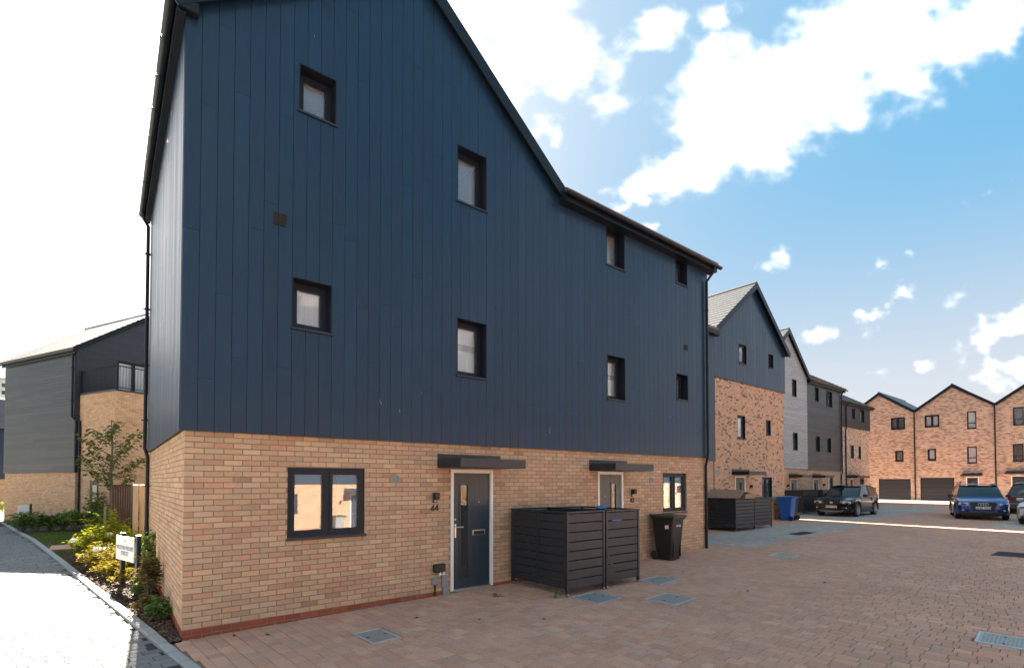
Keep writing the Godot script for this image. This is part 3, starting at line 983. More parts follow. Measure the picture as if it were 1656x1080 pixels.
func garage(h: Node3D, frame: Transform3D, o: Array) -> void:
	var b := MB.new(); b.xf = frame
	b.box(Vector3(o[0], o[1], -0.12), Vector3(o[0] + 0.06, o[3], -0.03)); b.box(Vector3(o[2] - 0.06, o[1], -0.12), Vector3(o[2], o[3], -0.03)); b.box(Vector3(o[0] + 0.06, o[3] - 0.06, -0.12), Vector3(o[2] - 0.06, o[3], -0.03))
	var g := part("garage_door", b, M.frame, h)
	var n := 5
	for k in n:
		var s := MB.new(); s.xf = frame
		var ya: float = lerpf(o[1], o[3] - 0.06, float(k) / n); var yb: float = lerpf(o[1], o[3] - 0.06, float(k + 1) / n)
		s.rbox(Vector3(o[0] + 0.062, ya + 0.004, -0.11), Vector3(o[2] - 0.062, yb - 0.004, -0.06), 0.006)
		part("panel", s, M.metal, g)

func W(kind: String, x0: float, y0: float, x1: float, y1: float, more := {}) -> Dictionary:
	var d := {"t": kind, "x0": x0, "y0": y0, "x1": x1, "y1": y1}
	d.merge(more, true)
	return d

func vent(h: Node3D, f: Transform3D, x: float, y: float, w: float, hh: float, z: float, m: Material) -> void:
	var b := MB.new(); b.xf = f
	b.box(Vector3(x - w / 2, y - hh / 2, z), Vector3(x + w / 2, y - hh / 2 + 0.012, z + 0.012)); b.box(Vector3(x - w / 2, y + hh / 2 - 0.012, z), Vector3(x + w / 2, y + hh / 2, z + 0.012))
	b.box(Vector3(x - w / 2, y - hh / 2 + 0.012, z), Vector3(x - w / 2 + 0.012, y + hh / 2 - 0.012, z + 0.012)); b.box(Vector3(x + w / 2 - 0.012, y - hh / 2 + 0.012, z), Vector3(x + w / 2, y + hh / 2 - 0.012, z + 0.012))
	b.box(Vector3(x - w / 2 + 0.012, y - hh / 2 + 0.012, z), Vector3(x + w / 2 - 0.012, y + hh / 2 - 0.012, z + 0.003))
	var v := part("air_vent", b, m, h)
	for k in 5:
		var s := MB.new(); s.xf = f
		var yy := y - hh / 2 + 0.02 + (hh - 0.04) * (k + 0.5) / 5.0
		s.box(Vector3(x - w / 2 + 0.013, yy - 0.005, z + 0.003), Vector3(x + w / 2 - 0.013, yy + 0.004, z + 0.01))
		part("louvre", s, m, v)

func main_houses() -> void:
	var f := front()
	var h := house("end_house", "tall gabled end house numbered 44 with dark vertical boards over buff brick", Vector3.ZERO, 0, {
		"w": 6.55, "d": 6.45, "clad": 2.67, "side_top": 8.12, "dir": "v", "paint": "board", "style": "buff", "single": 300, "sides": ["left"], "open_right": true, "damp": 0.1, "base": -0.255,
		"top": [Vector2(6.55, 8.0), Vector2(3.245, 10.57), Vector2(0, 8.15)],
		"openings": [W("pane", 1.342, 7.403, 1.883, 8.094), W("pane_blind", 1.276, 4.219, 1.835, 4.944), W("pane", 4.047, 7.021, 4.683, 8.03), W("pane_roller", 4.051, 3.901, 4.693, 4.914),
			W("pair", 1.251, 1.199, 2.395, 2.211, {"deep": 0.03}), W("door", 3.968, 0.085, 4.892, 2.223, {"slot": 0.29, "left": true})]})
	canopy(h, f, 3.69, 5.06, 2.24, 0.75)
	wall_lamp(h, f, 3.64, 1.73, "44")
	vent(h, f, 2.9, 2.05, 0.13, 0.13, 0.001, M.grey_plastic)
	vent(h, f, 1.1, 5.71, 0.17, 0.17, 0.062, M.backing)  # near-black colour stands in for the shade inside its recess
	# supply boxes by the door
	var b := MB.new()
	b.rbox(Vector3(3.6, 0.46, 0.001), Vector3(3.82, 0.60, 0.10), 0.02)
	var box := part("cable_box", b, M.black_plastic, h)
	for k in 2:
		var s := MB.new()
		s.extrude(PackedVector2Array([Vector2(3.67 + k * 0.07, 0.415), Vector2(3.73 + k * 0.07, 0.415), Vector2(3.7 + k * 0.07, 0.475)]), 0.101, 0.104)
		part("warning_label", s, M.sticker, box)
	var j := MB.new(); j.rbox(Vector3(3.58, 0.25, 0.001), Vector3(3.7, 0.37, 0.05), 0.008); part("junction_box", j, M.grey_plastic, h)
	var cb := MB.new(); cb.tube([Vector3(3.645, 0.25, 0.02), Vector3(3.645, 0.03, 0.02)], 0.016, 8); part("cable_duct", cb, M.black_plastic, h)
	var j2 := MB.new(); j2.rbox(Vector3(3.77, 0.2, 0.001), Vector3(3.88, 0.4, 0.045), 0.006); part("junction_box", j2, M.grey_plastic, h)
	var j3 := MB.new(); j3.extrude(PackedVector2Array([Vector2(3.79, 0.2), Vector2(3.86, 0.2), Vector2(3.93, 0.04), Vector2(3.8, 0.04)]), 0.001, 0.05); part("duct_foot", j3, M.grey_plastic, h)
	gable_roof(h, -0.22, 8.07, 6.6, 7.99, 3.245, 10.63, -6.6, 0.16)
	var g := gutter(h, Vector3(-0.16, 8.1, -6.62), Vector3(-0.16, 8.1, 0.2), Vector3(-1, 0, 0), 8)
	var fa := MB.new(); fa.box(Vector3(-0.16, 7.93, -6.6), Vector3(-0.135, 8.12, 0.158)); part("fascia", fa, M.gutter, h)
	var so := MB.new(); so.box(Vector3(-0.134, 7.93, -6.6), Vector3(-0.062, 7.945, 0.158)); part("soffit", so, M.gutter, h)
	var be := MB.new(); be.rbox(Vector3(-0.16, 7.98, 0.07), Vector3(0.08, 8.12, 0.185), 0.01); part("eaves_box", be, M.gutter, h)
	downpipe(h, [Vector3(-0.21, 8.05, -6.3), Vector3(-0.2, 7.9, -6.3), Vector3(-0.11, 7.75, -6.32), Vector3(-0.11, 2.75, -6.32), Vector3(-0.055, 2.55, -6.32), Vector3(-0.055, -0.02, -6.32)], 0.036)
	for q in [[2.62, 3.27, 0.012, 0.09, 0.5], [2.95, 3.16, 0.01, 0.06, 0.2], [6.28, 3.05, 0.012, 0.1, -0.1], [3.35, 3.5, 0.006, 0.05, 0.0], [1.55, 8.6, 0.006, 0.04, 0.1]]:
		var sc := MB.new()
		sc.xf = Transform3D(Basis(Vector3(0, 0, 1), q[4]), Vector3(q[0], q[1], 0.0615))
		sc.box(Vector3(-q[2] / 2, -q[3] / 2, 0), Vector3(q[2] / 2, q[3] / 2, 0.0012))
		part("scuff_mark", sc, M.grey_plastic, h)
	var h2 := house("house", "terraced house numbered 42 under a long front gutter, dark vertical boards over buff brick", Vector3(6.55, 0, 0), 0, {
		"w": 5.65, "d": 6.45, "clad": 2.67, "side_top": 7.75, "dir": "v", "paint": "board", "style": "buff", "single": 300, "sides": ["right"], "open_left": true, "base": -0.255,
		"top": [Vector2(5.65, 7.92), Vector2(0, 7.92)],
		"openings": [W("pane", 1.48, 6.95, 2.125, 7.85), W("pane", 4.19, 7.2, 4.715, 7.85), W("pane_roller", 1.495, 3.886, 2.129, 4.885), W("pane_blind", 4.197, 4.148, 4.713, 4.819),
			W("pair", 3.657, 1.23, 4.707, 2.224, {"deep": 0.06}), W("door", 1.24, 0.13, 2.12, 2.23, {"slot": 0.66, "left": false, "paint": "door_grey"})]})
	canopy(h2, f, 0.95, 2.25, 2.24, 0.75)
	wall_lamp(h2, f, 2.43, 1.74, "42")
	vent(h2, f, 3.17, 2.05, 0.13, 0.13, 0.001, M.grey_plastic)
	vent(h2, f, 4.62, 5.55, 0.15, 0.13, 0.062, M.backing)  # recess shade put into the vent as near-black colour
	eaves_roof(h2, 0.02, 5.85, 7.96, 10.1, 0.28, -6.7)
	gutter(h2, Vector3(-0.02, 7.95, 0.28), Vector3(5.93, 7.93, 0.28), Vector3(0, 0, 1), 5)
	downpipe(h2, [Vector3(5.6, 7.9, 0.34), Vector3(5.6, 7.76, 0.33), Vector3(5.57, 7.52, 0.12), Vector3(5.57, 2.75, 0.12), Vector3(5.57, 2.62, 0.1), Vector3(5.57, 2.45, 0.055), Vector3(5.57, 0.16, 0.055)], 0.036)

func pavers_height(x: float, z: float) -> float:
	var y := 0.0
	if x > 0: y = 0.0149 * minf(x, 12.2)
	if x > 12.2: y += 0.04 * clampf((x - 12.2) / 14.0, 0, 1)
	if x > 26: y += 0.08 * clampf((x - 26.0) / 30.0, 0, 1)
	if z > 8: y -= (z - 8.0) * 0.078
	if x < 0 and z < -8: y = 0.0
	return y

# ---------------------------------------------------------------- paving
const REDDISH := [Color(0.59, 0.32, 0.22), Color(0.55, 0.305, 0.22), Color(0.61, 0.335, 0.225), Color(0.53, 0.31, 0.23), Color(0.6, 0.345, 0.23), Color(0.57, 0.29, 0.195), Color(0.52, 0.325, 0.25), Color(0.61, 0.37, 0.245), Color(0.58, 0.285, 0.19)]
const GREYISH := [Color(0.43, 0.36, 0.31), Color(0.46, 0.385, 0.33), Color(0.405, 0.34, 0.295), Color(0.475, 0.4, 0.34), Color(0.44, 0.375, 0.33)]
const PALE := [Color(0.185, 0.185, 0.185), Color(0.205, 0.2, 0.195), Color(0.165, 0.165, 0.165), Color(0.195, 0.19, 0.19)]

func kerb_x(z: float) -> float:
	# the edge between the grey path and the bed or courtyard
	var p := [[-28.0, -4.8], [-22.0, -3.75], [-16.5, -2.72], [-9.35, -1.6], [-4.48, -0.87], [-1.56, -0.42], [0.0, -0.185], [1.05, -0.01], [14.0, 2.0]]
	for k in p.size() - 1:
		if z <= p[k + 1][0] or k == p.size() - 2:
			return lerpf(p[k][1], p[k + 1][1], (z - p[k][0]) / (p[k + 1][0] - p[k][0]))
	return 0.0

func paver_mesh(m: Material, tint := Color.WHITE, tinted := false) -> ArrayMesh:
	# one metre square, 1 thick below its top; scaled when laid
	var b := MB.new()
	b.colored = tinted
	b.col = tint
	var k := 0.028
	var f := [Vector3(-0.5 + k, 0, 0.5 - k), Vector3(0.5 - k, 0, 0.5 - k), Vector3(0.5 - k, 0, -0.5 + k), Vector3(-0.5 + k, 0, -0.5 + k)]
	var o := [Vector3(-0.5, -0.2, 0.5), Vector3(0.5, -0.2, 0.5), Vector3(0.5, -0.2, -0.5), Vector3(-0.5, -0.2, -0.5)]
	b.quad(f[0], f[1], f[2], f[3])
	for j in 4:
		var q := (j + 1) % 4
		b.quad(o[j], o[q], f[q], f[j])
		b.quad(o[j] - Vector3(0, 0.8, 0), o[q] - Vector3(0, 0.8, 0), o[q], o[j])
	var r := b.mesh()
	r.surface_set_material(0, m)
	return r

func in_view_of(p: Vector3) -> bool:
	var d := p - EYE
	var a := rad_to_deg(atan2(d.x, -d.z))
	return absf(wrapf(a - YAW, -180, 180)) < 46.5 and d.length() > 4.6

func lay(parent: Node3D, called: String, list: Array, single: int) -> void:
	# list: [centre, turn, width, length, colour]
	for e in list:
		var d: Vector3 = e[0] - EYE
		e.append(e[2] * e[3] * absf(d.y) / pow(d.length(), 3.0) if in_view_of(e[0]) else 0.0)
	list.sort_custom(func(a, b): return a[5] > b[5])
	var tones := {}
	var mm := MultiMesh.new()
	mm.transform_format = MultiMesh.TRANSFORM_3D
	mm.use_colors = true
	mm.mesh = paver_mesh(M.paver)
	mm.instance_count = list.size() - mini(single, list.size())
	for k in list.size():
		var e = list[k]
		var t := Transform3D(Basis.from_euler(Vector3(rng.randf_range(-0.012, 0.012), e[1], rng.randf_range(-0.012, 0.012))).scaled_local(Vector3(e[2], 0.03, e[3])), e[0] + Vector3(0, rng.randf_range(-0.0015, 0.0015), 0))
		if k < single:
			var key := "%d_%d" % [int(e[4].r * 50.0), int(e[4].b * 50.0)]
			if not tones.has(key): tones[key] = paver_mesh(M.paver, e[4], true)
			part_mesh(called, tones[key], parent, t)
		else:
			mm.set_instance_transform(k - single, t)
			mm.set_instance_color(k - single, e[4])
	if mm.instance_count:
		var o := MultiMeshInstance3D.new()
		o.name = "paving"
		o.multimesh = mm
		o.set_meta("kind", "stuff")
		parent.add_child(o, true)

func sheet(parent: Node3D, called: String, xs: Array, zs: Array, height: Callable, drop: float, m: Material) -> void:
	var rows := []
	for z in zs:
		var row := []
		for x in xs: row.append(Vector3(x, height.call(x, z) - drop, z))
		rows.append(row)
	var b := MB.new()
	b.grid(rows, true)
	part(called, b, m, parent)

func span(a: float, b: float, step: float) -> Array:
	var out := []
	var n := int(ceil((b - a) / step))
	for k in n + 1: out.append(lerpf(a, b, float(k) / n))
	return out

const COVERS := [  # x, z, width, length, kind
	[1.98, 1.42, 0.40, 0.56, "plate"], [5.64, 1.88, 0.62, 0.60, "plate"], [6.48, 2.74, 0.68, 0.56, "plate"], [7.62, 1.72, 0.74, 0.5, "plate"], [7.65, 6.55, 0.6, 0.5, "plate"],
	[12.35, 2.0, 0.6, 0.55, "plate"], [18.3, 0.03, 1.35, 0.45, "grate"], [16.9, 5.5, 1.05, 0.66, "grate"], [36.5, 1.9, 1.2, 0.8, "grate"]]

func grey_bay(x: float, z: float) -> bool:
	if x > 13.1 and x < 23.6: return z < 0.75 - 0.035 * (x - 13.1) and z > -1.9
	if x > 25.9 and x < 44: return (z < -0.6 and z > -5.0) or (z > 3.6 and z < 9.5)
	return x > 44 and z > 3.6

func house_free(x: float, z: float) -> bool:
	if x < 12.22: return z > 0.005 or x < -0.02
	if x < 24.97: return z > -3.4
	if x < 38.1: return z > -5.35
	return z > -7.2

func pavable(p: Vector3) -> bool:
	if p.x < kerb_x(p.z) + 0.068 or not house_free(p.x, p.z - 0.004) or (p.x < 0.0 and p.z < 0.065): return false
	for c in COVERS:
		if absf(p.x - c[0]) > 1.0 or absf(p.z - c[1]) > 1.0: continue
		var q := Vector2(p.x - c[0], p.z - c[1])
		if c[4] == "plate" and c[0] < 13 and not (c[0] > 7.63 and c[1] > 6): q = q.rotated(deg_to_rad(4.8))
		if absf(q.x) < c[2] / 2 + 0.006 and absf(q.y) < c[3] / 2 + 0.006: return false
	return true

func ground() -> void:
	var e := structure("ground", "plain earth reaching to the horizon beyond the houses")
	var far := MB.new()
	far.quad(Vector3(-900, -0.95, 900), Vector3(900, -0.95, 900), Vector3(900, -0.95, -900), Vector3(-900, -0.95, -900))
	part("terrain", far, M.earth, e)
	var near := MB.new()
	near.box(Vector3(-40, -0.9, -60), Vector3(90, -0.12, 8.3))
	part("subsoil", near, M.earth, e)
	var court := structure("courtyard", "courtyard paved with brownish red and grey concrete blocks")
	var base_rows := []
	for zz in span(-9, 9.3, 0.61):
		var row := []
		for x in span(0, 60, 1.0):
			var xx := lerpf(kerb_x(maxf(zz, -0.6)), 60.0, x / 60.0)
			row.append(Vector3(xx, pavers_height(xx, zz) - 0.0135, zz))
		base_rows.append(row)
	var base_mb := MB.new(); base_mb.grid(base_rows, true); part("jointing", base_mb, M.jointing, court)
	sheet(court, "distant_paving", span(-16, 60, 2.0), span(9.25, 20.2, 1.1), pavers_height, 0.004, M.court_far)
	var patch := FastNoiseLite.new()
	patch.seed = 3; patch.frequency = 0.35; patch.fractal_octaves = 3
	var list := []
	var turn := deg_to_rad(4.8)
	var ux := Vector3(cos(turn), 0, -sin(turn)); var uz := Vector3(sin(turn), 0, cos(turn))
	for r in range(-45, 385):
		var a := -18.0 + rng.randf_range(0.0, 0.2)
		while a < 11.5:
			var l: float = [0.12, 0.16, 0.16, 0.2, 0.24][rng.randi() % 5]
			var p := ux * (r * 0.16) + uz * (a + l / 2.0)
			a += l + 0.0
			if p.x < kerb_x(p.z) - 0.1 or p.x > 56 or p.z > 9.2 or p.z < -8 or not (house_free(p.x, p.z + 0.2) or p.x < 0.1): continue
			p.y = pavers_height(p.x, p.z)
			var c: Color = GREYISH[rng.randi() % GREYISH.size()] if grey_bay(p.x, p.z) else REDDISH[rng.randi() % REDDISH.size()]
			if not grey_bay(p.x, p.z): c = c.lerp(Color(0.573, 0.32, 0.223), 0.35)
			c = c * (1.0 + rng.randf_range(-0.09, 0.09) + 0.1 * patch.get_noise_2d(p.x, p.z))
			var whole := true
			for q in [[-1, -1], [-1, 1], [1, -1], [1, 1], [0, 0]]:
				if not pavable(p + ux * (q[0] * 0.0775) + uz * (q[1] * (l / 2 - 0.003))): whole = false
			if whole:
				list.append([p, turn, 0.1545, l - 0.0055, c])
				continue
			# a block sawn to fit: strips of it that fit
			for i in 4:
				var run := []
				for j in 9:
					var at := p + ux * ((i - 1.5) * 0.0386) + uz * ((j - 3.5) / 8.0 * (l - 0.0055))
					if j < 8 and pavable(at - ux * 0.019) and pavable(at + ux * 0.019) and pavable(at): run.append(at)
					elif run.size():
						var mid: Vector3 = (run[0] + run[-1]) / 2.0
						list.append([mid, turn, 0.0386 + (0.0 if i < 3 else 0.0), run.size() * (l - 0.0055) / 8.0, c])
						run = []
	lay(court, "paver", list, 300)
	# pale marker blocks of the bays
	for q in [[13.15, -1.7, 13.15, 0.8], [16.0, -0.5, 16.1, 0.62], [19.4, -0.5, 19.5, 0.5], [23.0, -1.2, 23.3, 0.3], [26.2, -1.2, 26.2, -4.8], [31.9, -4.6, 31.9, -0.8]]:
		var n := int(Vector2(q[2] - q[0], q[3] - q[1]).length() / 0.21)
		for k in n:
			var t := (k + 0.5) / n
			var x := lerpf(q[0], q[2], t); var z := lerpf(q[1], q[3], t)
			if not house_free(x, z): continue
			var b := MB.new()
			b.rbox(Vector3(x - 0.05, pavers_height(x, z) - 0.02, z - 0.1), Vector3(x + 0.05, pavers_height(x, z) + 0.003, z + 0.1), 0.004)
			part("marker_block", b, M.concrete, court)
	# the grey path on the other side
	var path := structure("path", "sunlit path of pale grey concrete blocks beside the end house")
	var height := func(x: float, z: float) -> float: return pavers_height(x, z) - 0.03 if z > 1.0 else -0.03
	sheet(path, "jointing", span(-9, 3.5, 1.0), span(-30, 9.5, 1.0), height, 0.0135, M.jointing_grey)
	list = []
	turn = deg_to_rad(8.6)
	ux = Vector3(cos(turn), 0, -sin(turn)); uz = Vector3(sin(turn), 0, cos(turn))
	for r in range(-150, 75):
		var a := -10.0 + rng.randf_range(0.0, 0.25)
		while a < 6.0:
			var l: float = [0.16, 0.24, 0.24, 0.3][rng.randi() % 4]
			var p := uz * (r * 0.16 - 1.0) + ux * (a + l / 2.0)
			a += l
			var kx := kerb_x(p.z)
			if p.x > kx - 0.06 or p.x < kx - 5.2 or p.z > 9.2 or p.z < -28: continue
			p.y = height.call(p.x, p.z)
			list.append([p, turn, l - 0.006, 0.153, PALE[rng.randi() % PALE.size()] * (1.0 + rng.randf_range(-0.07, 0.07))])
	lay(path, "paver", list, 300)
	# kerb stones
	var kerb := structure("kerb", "row of pale concrete kerb blocks edging the planted bed")
	var z := -27.5
	while z < 8.8:
		var l := 0.45 if z > -12 else 0.9
		var x0 := kerb_x(z); var x1 := kerb_x(z + l)
		var up := 0.018 if z < -0.9 else -0.008 if z > 0.4 else lerpf(0.018, -0.008, (z + 0.9) / 1.3)
		var b := MB.new()
		var y := pavers_height(maxf(0, x0), z)
		b.xf = Transform3D(Basis(Vector3.UP, atan2(x1 - x0, l)), Vector3(x0, y, z))
		b.rbox(Vector3(-0.062, -0.14, 0.004), Vector3(0.062, up, Vector2(x1 - x0, l).length() - 0.004), 0.012)
		part("kerb_block", b, M.concrete, kerb)
		z += l
	# flush edging where the bed meets the courtyard
	var bed := structure("planted_bed", "bark-covered planting bed between the kerb and the house wall")
	var rows := []
	for zz in span(-12.0, 0.06, 0.12):
		var row := []
		var xa := kerb_x(zz) + 0.06
		var xb := -0.004 if zz > -6.4 else 0.6
		for k in 13:
			var x := lerpf(xa, xb, k / 12.0)
			row.append(Vector3(x, (0.0 if k == 0 or k == 12 else rng.randf_range(-0.015, 0.035)) - 0.005, zz))
		rows.append(row)
	var bm := MB.new(); bm.grid(rows, true); part("soil", bm, M.bark, bed)
	# bark chips
	var chip := MB.new(); chip.colored = true
	for k in 2600:
		var zz := rng.randf_range(-9.0, 0.03)
		var x := rng.randf_range(kerb_x(zz) + 0.08, -0.02)
		var s := rng.randf_range(0.012, 0.035)
		chip.col = [Color(0.09, 0.055, 0.038), Color(0.14, 0.085, 0.055), Color(0.05, 0.032, 0.024), Color(0.2, 0.13, 0.085)][rng.randi() % 4]
		chip.xf = Transform3D(Basis.from_euler(Vector3(rng.randf_range(-0.5, 0.5), rng.randf_range(0, TAU), rng.randf_range(-0.5, 0.5))), Vector3(x, 0.022, zz))
		chip.box(Vector3(-s, -0.004, -s * 0.4), Vector3(s, 0.004, s * 0.4))
	var ch := part("bark_chips", chip, M.brick, bed); ch.set_meta("kind", "stuff")
	# grass verge and the little cross path
	var lawn := structure("lawn", "mown grass verge beyond the planted bed")
	var lm := MB.new()
	var rows2 := []
	for zz in span(-20.5, -10.3, 0.6):
		rows2.append([Vector3(kerb_x(zz) + 0.06, -0.01, zz), Vector3(3.0, -0.01, zz)])
	lm.grid(rows2, true)
	part("turf", lm, M.turf, lawn)
	var gr := MB.new(); gr.colored = true
	for k in 9000:
		var zz := rng.randf_range(-20.3, -10.4)
		if zz > -13.9 and zz < -12.4: continue
		var x := rng.randf_range(kerb_x(zz) + 0.1, 1.2)
		gr.col = Color(rng.randf_range(0.06, 0.12), rng.randf_range(0.1, 0.15), 0.03)
		var a := rng.randf_range(0, TAU)
		var d := Vector3(cos(a), 0, sin(a)) * 0.008
		gr.tri(Vector3(x, -0.01, zz) - d, Vector3(x, -0.01, zz) + d, Vector3(x + rng.randf_range(-0.03, 0.03), 0.05, zz + rng.randf_range(-0.03, 0.03)))
	var gp := part("grass", gr, M.leaf, lawn); gp.set_meta("kind", "stuff")
	var cross := structure("cross_path", "narrow pinkish slab path crossing the grass verge")
	for k in 7:
		var b := MB.new()
		var x := kerb_x(-13.1) + 0.1 + k * 0.52
		b.rbox(Vector3(x, -0.06, -13.8), Vector3(x + 0.51, 0.012, -12.5), 0.006)
		part("slab", b, M.court_far, cross)
	var far_court := structure("far_road", "paved road running on in front of the distant garages")
	var lane := MB.new()
	lane.box(Vector3(54.6, 0.1, -14), Vector3(56.1, 0.33, 12))
	part("footway", lane, M.concrete, far_court)
	var back := MB.new()
	back.box(Vector3(38.2, -0.05, -60), Vector3(54.6, 0.262, -8))
	part("road_surface", back, M.court_far, far_court)

func covers() -> void:
	var labels := ["small steel inspection cover in the paving below the ground floor window of number 44", "sun-flecked steel inspection cover at the front corner of the bin store", "steel inspection cover furthest out from the bin store in the red paving", "steel inspection cover tucked beside the foot of the bin store", "steel inspection cover out in the open courtyard away from the houses", "small steel cover between the red paving and the grey parking bay", "black iron drain grate in the grey parking bay", "broad black iron drain grate in the red paving", "black iron gully grate in the road near the garages"]
	for i in COVERS.size():
		var c = COVERS[i]
		var y := pavers_height(c[0], c[1])
		var t := thing("inspection_cover" if c[4] == "plate" else "drain_grate", labels[i], "manhole cover" if c[4] == "plate" else "drain grate", Vector3(c[0], y, c[1]), deg_to_rad(4.8) if i < 6 else 0.0, "covers set in the courtyard paving")
		var w: float = c[2] / 2; var l: float = c[3] / 2
		if c[4] == "plate":
			var f := MB.new()
			f.rbox(Vector3(-w, -0.03, -l), Vector3(-w + 0.03, 0.004, l), 0.003); f.rbox(Vector3(w - 0.03, -0.03, -l), Vector3(w, 0.004, l), 0.003)
			f.rbox(Vector3(-w + 0.03, -0.03, -l), Vector3(w - 0.03, 0.004, -l + 0.03), 0.003); f.rbox(Vector3(-w + 0.03, -0.03, l - 0.03), Vector3(w - 0.03, 0.004, l), 0.003)
			part("frame", f, M.steel_rim, t)
			var p := MB.new()
			p.box(Vector3(-w + 0.031, -0.03, -l + 0.031), Vector3(w - 0.031, -0.003, l - 0.031))
			part("plate", p, M.steel_cover, t)
			var s := MB.new()
			var n := int(w * 2 / 0.045); var m := int(l * 2 / 0.045)
			for a in n:
				for b in m:
					var x := -w + 0.05 + (2 * w - 0.1) * (a + 0.5) / n; var z := -l + 0.05 + (2 * l - 0.1) * (b + 0.5) / m
					s.xf = Transform3D(Basis(Vector3.UP, PI / 4 if (a + b) % 2 == 0 else -PI / 4), Vector3(x, -0.003, z))
					s.box(Vector3(-0.014, 0, -0.004), Vector3(0.014, 0.003, 0.004))
			part("tread_pattern", s, M.steel_cover, t)
			for k in [-1.0, 1.0]:
				var q := MB.new(); q.box(Vector3(k * w * 0.6 - 0.02, -0.002, -0.012), Vector3(k * w * 0.6 + 0.02, 0.0015, 0.012)); part("keyhole", q, M.iron, t)
		else:
			var f := MB.new()
			f.rbox(Vector3(-w, -0.05, -l), Vector3(-w + 0.04, 0.004, l), 0.003); f.rbox(Vector3(w - 0.04, -0.05, -l), Vector3(w, 0.004, l), 0.003)
			f.rbox(Vector3(-w + 0.04, -0.05, -l), Vector3(w - 0.04, 0.004, -l + 0.04), 0.003); f.rbox(Vector3(-w + 0.04, -0.05, l - 0.04), Vector3(w - 0.04, 0.004, l), 0.003)
			part("frame", f, M.iron, t)
			var q := MB.new(); q.box(Vector3(-w + 0.04, -0.011, -l + 0.04), Vector3(w - 0.04, -0.009, l - 0.04)); part("sump", q, M.backing, t)
			var n := int(c[2] / 0.09)
			for k in n:
				var b := MB.new()
				var x := lerpf(-w + 0.05, w - 0.05, (k + 0.5) / n)
				b.box(Vector3(x - 0.018, -0.008, -l + 0.041), Vector3(x + 0.018, 0.001, l - 0.041))
				part("bar", b, M.iron, t)

